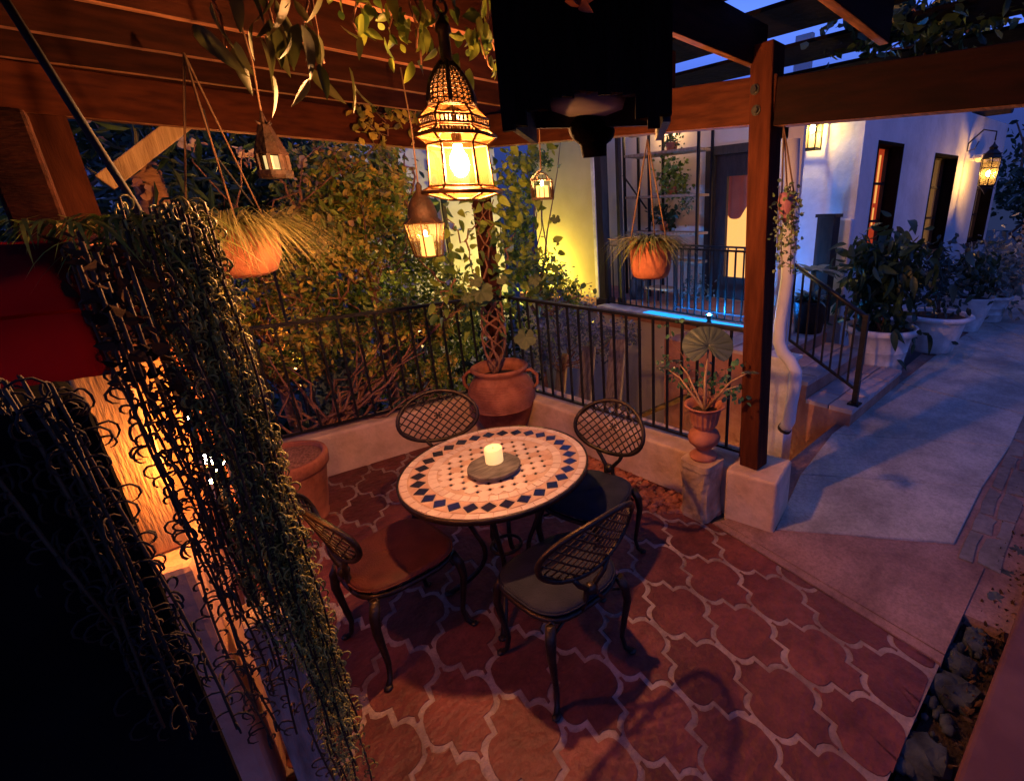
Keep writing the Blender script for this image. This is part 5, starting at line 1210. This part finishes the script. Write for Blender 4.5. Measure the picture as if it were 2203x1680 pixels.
# lower courtyard handrail and leaning planks seen through the balusters
a = PX(1330, 915, 3.6); b = PX(1510, 838, 4.3)
t = thing('handrail', 'dark handrail with a yellow lit edge sloping down in the lower courtyard', 'handrail', a); mb = MB(); mb.beam(a, b + (b - a) * .3, .05, .05); mb.build('rail', m_brass, t)
mb = MB()
for k in (.05, .95): p = a.lerp(b, k); mb2 = MB(); mb2.beam(V(p.x, p.y, GL), p, .035, .035, up=(1, 0, 0)); mb2.build('rail_post', m_iron, t)
random.seed(21)
for i, (px, py, pb) in enumerate(((1212, 760, 960), (1268, 745, 960), (1330, 730, 950))):
    a = PX(px, py, 3.9 + .06 * i); b = PX(px - 18, pb, 3.55 + .06 * i); mb = MB(); mb.beam(a, b + (b - a) * .8, .20 + .03 * i, .03, up=(1, 0, 0))
    o = mb.build('leaning_plank', m_paleW if i == 0 else m_log); tag(o, ('narrow pale plank leaning in the courtyard, nearest the amphora', 'wide brown plank leaning in the courtyard, middle one', 'grey brown plank leaning in the courtyard, nearest the pedestal')[i], 'plank')

# ================================================================== GARDEN beyond the left railing
DN = 1.7
def shrub(name, label, spec, m, size, aspect=.5, trunk=True, stems=8, group='shrubs beyond the railing', shadow=None, cat='shrub', droop=.3, base=None):
    """spec: list of (px,py,y_world,sx,sz,n) clumps"""
    P = []; cs = []
    for (px, py, yw, rad, n) in spec:
        c = PY(px, py, yw); cs.append(c); s_ = (R[2] @ (np.array(c) - O)) / F0; rr = rad * s_
        P += list(blob(c, (rr * 1.1, rr * .8, rr * 1.1), int(n * DN), .35))
    b = base or V(cs[0].x, cs[0].y, GL); t = thing(name, label, cat, b, group)
    mb = MB(); hub = V(b.x, b.y, min(c.z for c in cs) - .3)
    mb.tube([b, V(b.x + .04, b.y, (b.z + hub.z) / 2), hub], [.05, .04, .03], 8)
    for c in cs:
        for k in range(max(1, stems // len(cs) + 1)): branch(mb, hub, c + Vector(rng.normal(size=3)) * .15, .014, .004, .05)
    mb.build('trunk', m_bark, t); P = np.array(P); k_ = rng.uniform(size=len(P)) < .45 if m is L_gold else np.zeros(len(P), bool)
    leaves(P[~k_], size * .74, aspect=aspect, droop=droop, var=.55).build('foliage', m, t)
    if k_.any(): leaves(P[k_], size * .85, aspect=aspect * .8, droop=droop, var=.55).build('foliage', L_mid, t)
    return t
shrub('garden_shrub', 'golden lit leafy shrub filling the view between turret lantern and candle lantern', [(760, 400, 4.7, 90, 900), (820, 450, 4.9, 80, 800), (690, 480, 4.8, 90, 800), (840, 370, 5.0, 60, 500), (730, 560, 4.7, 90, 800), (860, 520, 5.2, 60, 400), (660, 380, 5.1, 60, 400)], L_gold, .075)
shrub('garden_shrub', 'dark green shrub behind the railing below the candle lantern', [(860, 640, 4.9, 90, 800), (950, 600, 5.0, 70, 500), (780, 640, 4.9, 80, 600), (980, 700, 4.8, 70, 500), (900, 740, 4.9, 90, 700), (930, 820, 5.0, 90, 600)], L_mid, .065)
shrub('garden_shrub', 'dark evergreen mass behind the turret lantern and bamboo brace', [(420, 360, 6.2, 120, 800), (560, 420, 6.3, 120, 800), (260, 330, 6.0, 100, 600), (640, 300, 6.6, 110, 700), (330, 480, 5.6, 100, 600), (480, 300, 6.8, 120, 600)], L_dark, .11)
shrub('garden_shrub', 'reddish lit twiggy shrub under the wispy hanging bowl', [(560, 660, 4.6, 80, 600), (620, 740, 4.6, 80, 600), (500, 720, 4.6, 60, 400), (680, 680, 4.8, 70, 500), (600, 620, 4.8, 60, 400)], L_gold, .055, stems=26)
shrub('garden_shrub', 'shrub with cool tinted leaves low behind the left railing', [(740, 840, 4.7, 70, 500), (830, 800, 4.9, 70, 500), (880, 880, 4.7, 60, 400), (680, 800, 4.9, 50, 300)], L_grey, .085)
shrub('garden_shrub', 'violet and blue tinted bush behind the right railing next to the amphora', [(1200, 700, 4.9, 60, 600), (1270, 720, 4.7, 55, 500), (1330, 740, 4.4, 45, 350), (1160, 760, 5.0, 45, 350), (1230, 650, 5.2, 50, 400), (1180, 600, 5.4, 45, 350)], leafmat('violet tinted leaf', (.06, .09, .10), (.24, .22, .34), .4, .25), .06)
shrub('garden_shrub', 'green gold creeper spilling over the ochre wall foot', [(1150, 590, 5.2, 45, 500), (1190, 620, 5.1, 40, 400), (1120, 540, 5.4, 40, 400), (1230, 635, 4.9, 35, 300), (1110, 470, 5.5, 40, 350), (1130, 420, 5.5, 35, 300), (1120, 340, 5.4, 35, 260), (1165, 335, 5.4, 28, 160)], L_mid, .06)
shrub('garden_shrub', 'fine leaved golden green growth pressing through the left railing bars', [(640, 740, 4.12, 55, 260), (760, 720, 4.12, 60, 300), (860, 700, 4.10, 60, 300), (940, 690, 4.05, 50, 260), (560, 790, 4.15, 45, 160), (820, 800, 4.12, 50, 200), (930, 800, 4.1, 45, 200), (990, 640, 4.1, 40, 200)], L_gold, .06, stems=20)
for (xx, yy, hh, lab) in ((-2.6, 7.2, 3.9, 'dark hedge section at the far left of the garden'), (-.6, 7.4, 4.1, 'dark hedge section behind the bamboo brace'), (1.3, 7.3, 3.6, 'dark hedge section left of the blue grey house wall'), (3.6, 7.0, 2.9, 'dark hedge section below the blue grey house window')):
    t = thing('hedge', lab, 'hedge', (xx, yy, GL), 'hedge behind the garden shrubs'); P = np.array([xx, yy, GL + hh / 2]) + rng.uniform(-1, 1, (2600, 3)) * (1.15, .4, hh / 2) + rng.normal(size=(2600, 3)) * .08
    leaves(P, .13, aspect=.55).build('foliage', L_dark, t); mb = MB()
    for k in range(5): branch(mb, V(xx - 1 + .5 * k, yy, GL), V(xx - 1 + .5 * k + .1, yy, GL + hh * .8), .04, .015, .05)
    mb.build('trunk', m_bark, t)
# bare twiggy branches, orange lit
bl_ = []; random.seed(9)
for (x0, y0, x1, y1) in ((620, 790, 690, 600), (655, 760, 640, 600), (700, 640, 760, 560), (870, 740, 730, 640), (560, 700, 640, 640), (610, 800, 780, 700), (750, 900, 640, 640), (700, 860, 860, 700), (880, 470, 835, 330), (905, 440, 870, 330), (720, 330, 760, 440), (600, 380, 640, 470), (640, 400, 660, 470), (560, 600, 700, 690), (800, 640, 880, 820), (780, 560, 700, 690), (500, 700, 560, 640)):
    m2_ = MB(); branch(m2_, PY(x0, y0, 4.55), PY(x1, y1, 4.65), .012, .006, .03); bl_.append(m2_)
t = thing('bare_branches', 'bare reddish branches of a dormant shrub woven behind the left railing', 'branches', PY(700, 900, 4.6))
for m2_ in bl_: m2_.build('branch', m_bark, t)
# flowers: pale and pink blossoms
P = []
for (px, py) in ((525, 322), (540, 335), (520, 345), (690, 315), (705, 325), (675, 400), (650, 390), (760, 470), (650, 345), (380, 300), (420, 310)): P += list(np.array(PY(px, py, 4.6)) + rng.normal(size=(5, 3)) * .02)
for (px, py) in ((300, 395), (310, 405), (325, 400), (210, 280), (895, 235), (905, 242), (318, 392)): P += list(np.array(PY(px, py, 4.4)) + rng.normal(size=(3, 3)) * .025)
t = thing('rose_shrub', 'thin flowering rose with pale and pink blossoms behind the left beam', 'shrub', PY(525, 600, 4.6)); leaves(P, .05, aspect=.9).build('blossom', L_pink, t); mb = MB()
for (px, py) in ((525, 322), (690, 315), (300, 395), (420, 310), (895, 235)): branch(mb, PY(525, 560, 4.6), PY(px, py, 4.5), .008, .004, .05)
mb.build('stem', m_bark, t)
# agaves / dark spiky plants low behind railing
for (px, py, lab) in ((690, 850, 'dark spiky agave low behind the left railing'), (600, 890, 'spiky agave at the far left foot of the railing')):
    c = PY(px, py, 4.9); t = thing('agave', lab, 'plant', V(c.x, c.y, GL)); mb = MB(); blades(mb, c - V(0, 0, .2), 34, .62, .07, up=1.3, droop=.4, r0=.08); mb.tube([V(c.x, c.y, GL), c - V(0, 0, .2)], .08, 8); mb.build('foliage', L_dark, t)
# ringed trunk and short cut log
a, b = PY(322, 352, 4.5), PY(330, 475, 4.5); t = thing('palm_trunk', 'orange lit ringed palm stump behind the left end of the railing', 'tree', V(b.x, b.y, GL))
mb = MB(); prof = []
n = 26
for i in range(n): z = b.z - .1 + (a.z - b.z + .1) * i / n; prof += [(.075 + .006 * (i % 2), z)]
mb.lathe([(.09, GL), (.085, b.z - .1)] + prof + [(.06, a.z + .01), (.001, a.z + .02)], V((a.x + b.x) / 2, a.y, 0), 20); mb.build('trunk', m_ring, t)
mb = MB(); P = []
for i in range(120): P.append(np.array(a) + rng.normal(size=3) * (.22, .2, .14) + np.array([0, 0, .05]))
leaves(P, .16, aspect=.18, droop=.1).build('crown', L_dark, t)
# blue stucco neighbour house, far left back
YB = 8.6
ba_, bb_ = PY(880, 325, YB), PY(1010, 640, YB)
nb = thing('neighbour_house', 'blue grey stucco neighbour house glimpsed through the garden foliage', 'house', (ba_.x, YB, GL))
x0_, x1_ = PY(745, 450, YB).x, PY(1075, 450, YB).x
wz0, wz1, wx0, wx1 = PY(860, 485, YB).z, PY(860, 415, YB).z, PY(850, 450, YB).x, PY(888, 450, YB).x
mb = MB(); wall_holes(mb, V(x0_, YB, 0), V(1, 0, 0), V(0, -1, 0), x1_ - x0_, GL, 4.6, [(wx0 - x0_, wx1 - x0_, wz0, wz1)], .2); mb.build('wall', m_stucco, nb)
mb = MB(); mb.box(x0_ - .1, x1_ + .1, YB - .15, YB + 3, 4.61, 4.75); mb.build('roof', m_darkW, nb)
mb = MB(); xm = (wx0 + wx1) / 2; mb.box(wx0, wx1, YB + .1, YB + .12, wz0, wz1); wn = mb.build('window', m_glassD, nb); mb = MB(); mb.box(xm - .05, xm + .05, YB + .05, YB + .09, wz0, wz1); mb.box(wx0 - .08, wx1 + .08, YB - .05, YB + .08, wz0 - .06, wz0); mb.build('sill', m_white, wn)
mb = MB(); c = PY(940, 340, YB - .1); mb.beam(c, V(c.x, c.y, wz0 - 1.4), .06, .06, up=(1, 0, 0)); mb.build('drainpipe', m_darkW, nb)
mb = MB(); mb.box(PY(790, 640, 6.9).x, PY(900, 640, 6.9).x, 6.9, 7.1, GL + .01, PY(800, 560, 6.9).z); tag(mb.build('garden_wall', m_stucco), 'pale garden wall glimpsed low between shrubs behind the railing', 'wall')
# far backdrop of tall dark trees
def tree(label, x, y, h, r, n, m, size):
    t = thing('garden_tree', label, 'tree', (x, y, GL), 'tall trees behind the garden'); mb = MB(); top = V(x + .2, y, GL + h * .8); mb.tube([V(x, y, GL), V(x + .1, y - .05, GL + h * .4), top], [.22, .16, .05], 10)
    P = []
    for k in range(9):
        c = V(x + rng.normal() * r * .5, y + rng.normal() * r * .4, GL + h * (.42 + .5 * rng.uniform())); branch(mb, V(x + .1, y, GL + h * .35), c, .07, .02, .15); P += list(blob(c, (r * .6, r * .6, r * .5), n // 9, .3))
    mb.build('trunk', m_bark, t); leaves(P, size, aspect=.5).build('crown', m, t)
for (x, y, h, r, lab) in ((-4.5, 9, 8, 2.6, 'leftmost tall dark garden tree behind the evergreen mass'), (-1.2, 10.5, 9, 2.8, 'tall dark garden tree left of the neighbour house'), (2.4, 11.5, 8.5, 2.6, 'tall dark garden tree behind the neighbour house'), (15.5, -.6, 7, 2.2, 'dark tree beyond the far end of the path'), (18, 1.4, 8, 3.0, 'tall dark tree past the far house corner'), (13, -3.2, 6.5, 2.4, 'dark tree right of the path, by the slatted fence')):
    tree(lab, x, y, h, r, 2600, L_dark, .22)
# slatted gate/fence at the far right
t = thing('slatted_fence', 'dark slatted wooden fence closing the far end of the path', 'fence', (13.6, .9, 0))
mb = MB()
for i in range(16): mb.box(13.6, 13.63, -2.4, 1.3, .12 + i * .12, .12 + i * .12 + .07)
mb.build('slat', m_paleW, t)
for yy in (-2.4, -.6, 1.25): mb = MB(); mb.box(13.64, 13.74, yy - .05, yy + .05, 0, 2.1); mb.build('fence_post', m_darkW, t)

for (px, py, yw, e_, col, lab) in ((640, 800, 4.35, 2200, (1.0, .36, .09), 'orange garden uplight in the twiggy shrub below the wispy bowl'), (905, 720, 4.45, 2200, (1.0, .58, .20), 'warm garden uplight in the green shrub left of the amphora'), (560, 470, 4.3, 1100, (1.0, .45, .12), 'warm garden uplight high in the foliage behind the wispy bowl')):  # hidden lamps added to brighten the foliage behind the railing
    c = PY(px, py, yw); t = thing('garden_uplight', lab, 'uplight', c, 'garden uplights'); mb = MB(); mb.lathe([(.015, -.10), (.030, -.09), (.034, .030), (.032, .030)], c, 12); mb.tube([V(c.x, c.y, GL), c - V(0, 0, .10)], .010, 6); mb.build('housing', m_iron, t)
    mb = MB(); mb.ball(c - V(0, 0, .010), .016, 8); mb.build('lens', emission('uplight lens warm', col, e_), t)
c = V(4.15, 2.55, -1.15); t = thing('courtyard_lamp', 'warm lamp low in the sunken courtyard under the porch edge', 'garden lamp', c); mb = MB(); mb.tube([V(c.x, c.y, GL), c - V(0, 0, .03)], .02, 8); mb.build('stake', m_iron, t); mb = MB(); mb.ball(c, .05, 10); mb.build('bulb', emission('courtyard bulb', (1.0, .62, .25), 420), t)  # lamp out of view, added to light the retaining wall and planks
# uplight under the creeper, assumed from the yellow light on the ochre wall
c = PX(1150, 602, 5.0); c = V(c.x, c.y, c.z)
t = thing('garden_uplight', 'small garden uplight throwing yellow light on the ochre wall', 'uplight', c); mb = MB(); mb.lathe([(.02, -.12), (.045, -.10), (.05, -.02), (.048, -.02)], c, 14); mb.tube([V(c.x, c.y, GL), c - V(0, 0, .12)], .012, 6); mb.build('housing', m_iron, t)
mb = MB(); mb.ball(c + V(0, 0, .01), .028, 8); mb.build('lens', m_yelled, t)

# ================================================================== LEFT FOREGROUND
# timber post lit by fairy lights, pinkish wall, weathered log
def lpost(name, label, a, b, w, h, m, cat='post', up=(1, 0, 0)):
    mb = MB(); mb.beam(a, b, w, h, up=up); o = mb.build(name, m); tag(o, label, cat); bevel(o, .008); return o
PLZ = PD(345, 1190, 1.7).z
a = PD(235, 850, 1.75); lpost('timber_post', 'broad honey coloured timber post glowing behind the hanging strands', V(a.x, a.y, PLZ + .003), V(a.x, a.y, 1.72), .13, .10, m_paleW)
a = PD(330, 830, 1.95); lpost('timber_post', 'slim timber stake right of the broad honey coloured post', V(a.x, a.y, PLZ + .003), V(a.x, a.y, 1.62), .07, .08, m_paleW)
a = PD(545, 1250, 1.62); b = PD(500, 900, 1.62); lpost('weathered_log', 'grey weathered log standing low behind the strands', V(a.x, a.y, 0), V(a.x, a.y, .78), .12, .11, m_log, 'log')
a = PD(585, 1400, 1.70); lpost('weathered_log', 'thin grey weathered log beside the thicker one, at the floor', V(a.x + .02, a.y, 0), V(a.x + .0, a.y, .62), .055, .06, m_log, 'log')
p_, q_ = PZ(430, 1500, .0), PZ(520, 1180, 0)
pa_, pb_ = PD(240, 1100, 1.82), PD(452, 1180, 1.78)
mb = MB(); mb.beam(V(pa_.x, pa_.y, PLZ / 2), V(pb_.x, pb_.y, PLZ / 2), .42, PLZ); o = tag(mb.build('plaster_plinth', mat('plinth plaster', (.42, .20, .11), .9, c2=(.58, .32, .20), scale=4, bump=.4, bscale=20)), 'pinkish plaster plinth behind the hanging strands, left edge', 'plinth'); bevel(o, .02)
a = PD(408, 830, 2.0); lpost('timber_post', 'wide red orange lit board behind the densest strands', V(a.x, a.y, .02), V(a.x, a.y, 1.60), .20, .04, mat('red oxide board', (.34, .11, .05), .7, c2=(.5, .2, .1), scale=5, bump=.4, bscale=18, stretch=(6, 6, 1.5)))  # board added for the orange glow, its colour chosen to suit
# near black post at the far left bottom
a = PD(150, 1300, .62); b = PD(-20, 900, .62)
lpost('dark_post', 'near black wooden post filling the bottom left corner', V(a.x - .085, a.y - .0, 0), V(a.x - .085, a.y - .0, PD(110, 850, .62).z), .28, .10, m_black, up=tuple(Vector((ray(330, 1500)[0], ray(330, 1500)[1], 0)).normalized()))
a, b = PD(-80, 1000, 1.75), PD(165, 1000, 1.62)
mb = MB(); mb.beam(V(a.x, a.y, .75), V(b.x, b.y, .75), .03, 1.5); tag(mb.build('dark_screen', m_black), 'near black boarded screen behind the strands at the far left', 'screen')  # sheet added to blacken the view behind the strands
# hidden warm garden lamp, assumed, that lights the timber post and the bowl from below
lp = PD(452, 985, 1.66); t = thing('garden_lamp', 'small warm garden lamp on a stake, glowing through the hanging strands', 'garden lamp', V(lp.x, lp.y, 0))
mb = MB(); mb.tube([V(lp.x, lp.y, 0), lp - V(0, 0, .03)], .008, 6); mb.lathe([(.022, -.032), (.026, -.028), (.014, -.018)], lp, 14); mb.build('stake', m_iron, t)
mb = MB(); mb.ball(lp, .018, 10); mb.build('bulb', emission('orange lamp glass', (1.0, .27, .05), 1100), t)
# leaning guy cables
def cable(label, pts, r=.006):
    mb = MB(); mb.tube(pts, r, 6); o = mb.build('cable', m_ropeD); tag(o, label, 'cable')
cable('dark cable slanting down from the top left corner across the post', [PD(10, 0, 1.5), PD(165, 245, 1.5), PD(290, 440, 1.5), PD(350, 560, 1.5)], .008)
cable('thin orange lit cord slanting from the beam to the wispy bowl', [PD(437, 235, 2.9), PD(460, 330, 2.9), PD(545, 442, 2.9)], .004)
# faint second turned post/baluster shapes at left
a = PD(40, 360, 1.9); lpost('timber_post', 'turned amber timber post at the left frame edge above the red box', V(a.x, a.y, .9), V(a.x, a.y, 2.15), .09, .09, m_woodR)
# red box planter
bc = PD(100, 675, 1.18); bw_ = .19
t = thing('red_grow_bag', 'deep red cloth grow bag at the left frame edge, glowing from the lamp behind it', 'grow bag', bc)
z0, z1 = PD(150, 818, 1.18).z, PD(100, 523, 1.18).z
ux_ = V(.98, -.12, 0).normalized(); uy_ = V(.12, .98, 0)
xr = PD(238, 800, 1.18); base = V(xr.x, xr.y, 0)
def bagpt(k, z):   # around the bag
    cs = [base, base + uy_ * .16, base - ux_ * .40 + uy_ * .16, base - ux_ * .40]
    i = int(k * 4) % 4; f = k * 4 - int(k * 4); p = cs[i].lerp(cs[(i + 1) % 4], f); w = .010 * math.sin(k * 46 + z * 22) + .006 * math.sin(k * 21 - z * 47); return V(p.x, p.y + w, z)
for (za, zb) in ((z0, z0 + (z1 - z0) * .5 - .003), (z0 + (z1 - z0) * .5 + .003, z1)):
    mb = MB(); n = 48; m_n = 6; mb.add([bagpt(k / n, za + (zb - za) * j / m_n) for j in range(m_n + 1) for k in range(n)], [(j * n + k, j * n + (k + 1) % n, (j + 1) * n + (k + 1) % n, (j + 1) * n + k) for j in range(m_n) for k in range(n)], 0, True)
    mb.build('cloth_band', m_redbox, t)
mb = MB(); mb.add([bagpt(k / 48, z1 - .015) for k in range(48)], [tuple(range(48))]); mb.build('soil', m_soil, t)
# carved tan pot behind strands (260-380, 520-760)
c = PD(300, 600, 1.45); s_ = (R[2] @ (np.array(c) - O)) / F0; t = thing('carved_pot', 'tan carved pot half hidden behind the green hanging strands', 'planter', c)
mb = MB(); mb.lathe([(.001, -150 * s_), (50 * s_, -150 * s_), (75 * s_, -60 * s_), (82 * s_, 20 * s_), (80 * s_, 50 * s_), (90 * s_, 55 * s_), (90 * s_, 75 * s_), (78 * s_, 75 * s_), (74 * s_, 40 * s_)], c, 40); mb.build('body', m_terra2, t)
mb = MB()
for k in range(14):
    a = 2 * PI * k / 14; mb.tube([c + V(84 * s_ * math.cos(a + .1 * math.sin(i)), 84 * s_ * math.sin(a + .1 * math.sin(i)), (40 - 30 * i) * s_) for i in range(4)], .010, 5)
mb.build('relief', m_terra2, t)
# hanging strands with hooked leaves
def hook_strands(name, label, starts, m, seed, hook=.020, gap=.017, thick=.0016, stemr=.0022, sway=.02):
    rg = np.random.default_rng(seed); st_ = MB(); hk = MB()
    for (px, py, d, pyb) in starts:
        a = PD(px, py, d); zb = PD(px + (pyb - py) * .33, pyb, d).z; L = a.z - zb; n = max(4, int(L / .05)); ph = rg.uniform(0, 6, 2)
        P = [a + V(sway * math.sin(ph[0] + i * .5) * .4 + (i / n) * .012, sway * math.sin(ph[1] + i * .43) * .4, -L * i / n) for i in range(n + 1)]
        st_.tube(P, stemr, 4)
        m_ = int(L / gap)
        for i in range(m_):
            t_ = i / m_ * n; k = min(n - 1, int(t_)); p = P[k].lerp(P[k + 1], t_ - k); an = rg.uniform(0, 2 * PI); o_ = V(math.cos(an), math.sin(an), 0); h_ = hook * rg.uniform(.3, 1.6)
            pts = [p, p + o_ * h_ * .35 + V(0, 0, .18 * h_), p + o_ * h_ * .75 + V(0, 0, .16 * h_), p + o_ * h_ * 1.0 - V(0, 0, .12 * h_), p + o_ * h_ * 1.02 - V(0, 0, .45 * h_), p + o_ * h_ * .82 - V(0, 0, .72 * h_), p + o_ * h_ * .55 - V(0, 0, .80 * h_)]
            hk.tube(pts, [thick * .8, thick, thick, thick, thick * .9, thick * .7, thick * .3], 3, caps=False)
    t = thing(name, label, 'hanging plant', PD(starts[0][0], starts[0][1], starts[0][2])); st_.build('stem', L_brown, t); hk.build('foliage', m, t)
random.seed(31)
S1 = [(x, 440 + random.uniform(-20, 50) + (abs(x - 300) * .1), random.uniform(1.12, 1.34), random.uniform(1250, 1690)) for x in [255 + 11 * i for i in range(8)] + [340 + 1.9 * i for i in range(50)]]
hook_strands('fishhook_plant', 'olive green fishhook succulent hanging in a dense curtain, right part of the foreground', S1, L_olive, 1, hook=.015, gap=.0092, thick=.0021)
S2 = [(x, 520 + random.uniform(-20, 60), random.uniform(1.10, 1.28), random.uniform(1150, 1690)) for x in [150 + 13 * i for i in range(15)]]
hook_strands('fishhook_plant', 'sparser brown hooked strands silhouetted against the glowing timber', S2, L_brown, 2, hook=.022, gap=.020, thick=.0024)
S3 = [(x, 850 + random.uniform(-40, 120), random.uniform(.56, .62), random.uniform(1400, 1680)) for x in [-60 + 9 * i for i in range(23)]]
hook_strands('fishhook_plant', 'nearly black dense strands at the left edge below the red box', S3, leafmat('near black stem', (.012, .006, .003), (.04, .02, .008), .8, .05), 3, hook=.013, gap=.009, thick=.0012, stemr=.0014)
# big dark strands with fleshy leaves in front of the red box edge
P = []; st_ = MB()
for (x, y0, y1, d) in ((175, 520, 860, 1.02), (205, 540, 900, 1.03), (235, 530, 960, 1.05), (262, 520, 900, 1.08), (150, 520, 700, 1.02)):
    a = PD(x, y0, d); zb = PD(x, y1, d).z; n = int((a.z - zb) / .012)
    st_.tube([V(a.x, a.y, a.z), V(a.x, a.y + .01, zb)], .003, 5)
    for i in range(n): P.append(np.array([a.x, a.y, a.z - i * .012]) + rng.normal(size=3) * (.012, .012, .004))
t = thing('donkey_tail', 'thick dark fleshy strands hanging over the edge of the red box', 'hanging plant', PD(175, 520, 1.02)); st_.build('stem', L_brown, t); leaves(P, .022, aspect=.75, fold=.4).build('foliage', leafmat('dark fleshy leaf', (.02, .010, .005), (.075, .040, .020), .9, .05, spec=.03), t)
# mother tuft: blades spilling over the tops
t = thing('trailing_tuft', 'tangled grey green tuft arching over the tops of the hanging strands', 'plant', PD(250, 500, 1.3)); mb = MB()
for (px, py, d, n, L) in ((160, 480, 1.15, 26, .11), (250, 470, 1.25, 60, .13), (330, 470, 1.35, 60, .13), (60, 480, 1.15, 14, .10), (380, 520, 1.35, 30, .11), (290, 520, 1.2, 26, .12)): blades(mb, PD(px, py, d), n, L, .006, up=.5, droop=1.1, r0=.06, seg=6)
mb.build('foliage', L_mid, t)
# fairy lights behind the strands
t = thing('fairy_lights', 'tiny warm fairy lights on a wire tangled behind the strands', 'string lights', PD(470, 1000, 1.5)); fb_ = [PD(452, 962, 1.48), PD(478, 995, 1.5), PD(470, 990, 1.52), PD(455, 1035, 1.5), PD(462, 1010, 1.52), PD(400, 900, 1.55)]
mb = MB(); mb.tube([PD(440, 700, 1.5)] + fb_[:5] + [PD(500, 1200, 1.5)], .0015, 4); mb.build('wire', m_ropeD, t)
for p in fb_: mb = MB(); mb.ball(p, .0055, 7); mb.build('bulb', m_fairy, t)

# ================================================================== DARK HANGING BOX, top centre
c = PD(1268, 140, 1.05); s_ = (R[2] @ (np.array(c) - O)) / F0
t = thing('hanging_planter_box', 'near black hanging plank box with a ragged lower edge, top centre of the picture', 'hanging planter', c)
rv = V(R[0][0], R[0][1], 0).normalized(); fv = V(-rv.y, rv.x, 0)
def bz(py): return PD(1268, py, 1.05).z
W2_ = 166 * s_; random.seed(77)
lows_f = [300, 292, 262, 262, 240, 240, 232, 232, 236, 236, 240, 285, 300, 278]
n = len(lows_f)
for k in range(n):
    x0 = -W2_ + 2 * W2_ * k / n; x1 = -W2_ + 2 * W2_ * (k + 1) / n
    mb = MB(); o_ = Vector((c.x, c.y, 0)) - fv * .13
    q = [o_ + rv * x0, o_ + rv * x1, o_ + rv * x1 + fv * .014, o_ + rv * x0 + fv * .014]
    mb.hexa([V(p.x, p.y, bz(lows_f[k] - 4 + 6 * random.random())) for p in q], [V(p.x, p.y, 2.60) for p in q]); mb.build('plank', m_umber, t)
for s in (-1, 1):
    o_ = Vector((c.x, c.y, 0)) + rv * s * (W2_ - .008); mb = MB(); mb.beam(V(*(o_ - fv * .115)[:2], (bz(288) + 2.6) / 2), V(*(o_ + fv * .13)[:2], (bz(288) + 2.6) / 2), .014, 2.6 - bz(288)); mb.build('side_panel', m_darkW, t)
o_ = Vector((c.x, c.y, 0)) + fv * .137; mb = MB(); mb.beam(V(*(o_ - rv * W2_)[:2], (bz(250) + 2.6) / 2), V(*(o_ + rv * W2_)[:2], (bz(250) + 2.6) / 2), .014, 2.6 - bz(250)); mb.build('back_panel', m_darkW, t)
# pale bowl showing under the planks
bp_ = PD(1265, 248, 1.2); mb = MB(); rb2 = 100 * s_
mb.lathe([(.001, -.004), (rb2 * .5, -.006), (rb2 * .9, .006), (rb2, .03), (rb2 * .96, .03)], bp_, 36); o = mb.build('pale_bowl', mat('pale glazed bowl', (.72, .80, .86), .25), t)
mb = MB(); mb.ball(bp_ + V(.01, .0, -.03), .045, 10, sq=(1.3, 1, .8)); mb.tube([bp_ + V(.01, 0, -.03), bp_ + V(.015, 0, -.085)], [.035, .028], 10); mb.build('knob', m_black, t)
P = [np.array(PD(1245 + 30 * rng.uniform(-1, 1), 4 + 8 * rng.uniform(-1, 1), .885)) for i in range(3)]
nleaves(P, .04, aspect=.3).build('dried_leaf', m_terra2, t)
# rocks in the planting bed
for k, (px, py, rx, ry, lab) in enumerate(((1985, 1620, .085, .085, 'big pale rock at the near end of the planting bed'), (2055, 1480, .07, .08, 'angular pale blue rock in the planting bed, second nearest'), (2068, 1425, .05, .06, 'small mossy rock in the middle of the planting bed'), (2100, 1380, .06, .05, 'wedge shaped rock against the raised red paving'), (2140, 1290, .06, .05, 'grey rock half way along the planting bed'), (2165, 1235, .05, .05, 'brown rock near the flagstones'), (2190, 1190, .08, .05, 'farthest visible dark rock beside the flagstones'))):
    c = PZ(px, py, -.02) - V(0, 0, .035); mb = MB(); rg = np.random.default_rng(k + 40)
    n1, n2 = 8, 12; vs = []
    for i in range(n1 + 1):
        for j in range(n2):
            th, ph = PI * i / n1, 2 * PI * j / n2; d = np.array([math.sin(th) * math.cos(ph), math.sin(th) * math.sin(ph), math.cos(th)]); d = np.sign(d) * np.abs(d) ** .6
            rr = 1 + .10 * rg.normal() if 0 < i < n1 else 1; vs.append(c + V(d[0] * rx * rr, d[1] * ry * rr, d[2] * .055 * rr))
    mb.add(vs, [(i * n2 + j, i * n2 + (j + 1) % n2, (i + 1) * n2 + (j + 1) % n2, (i + 1) * n2 + j) for i in range(n1) for j in range(n2)], 0, False)
    o = mb.build('rock', m_rock); tag(o, lab, 'rock', 'rocks in the planting bed')
mb = MB()
for i in range(260):
    x_ = rng.uniform(1.3, 5.2); yc_ = .085 - .05 * (x_ - 1.6) / 1.5 if x_ < 3 else -.08
    r_ = rng.uniform(.012, .034); mb.ball((x_, yc_ + rng.normal() * .035, -.045 + r_ * .3), r_, 5, sq=(1.3, rng.uniform(.7, 1.2), .7))
tag(mb.build('bed_pebbles', m_rock), 'small dark pebbles packed between the rocks of the planting bed', 'pebbles', kind='stuff')
P = [(x, -.03 + rng.normal() * .05, -.02) for x in rng.uniform(1.6, 4.5, 700)]
o = leaves(P, .035, aspect=.4, droop=-.5).build('ground_litter', L_brown); tag(o, 'brown leaf litter between the rocks of the planting bed', 'leaf litter', kind='stuff')
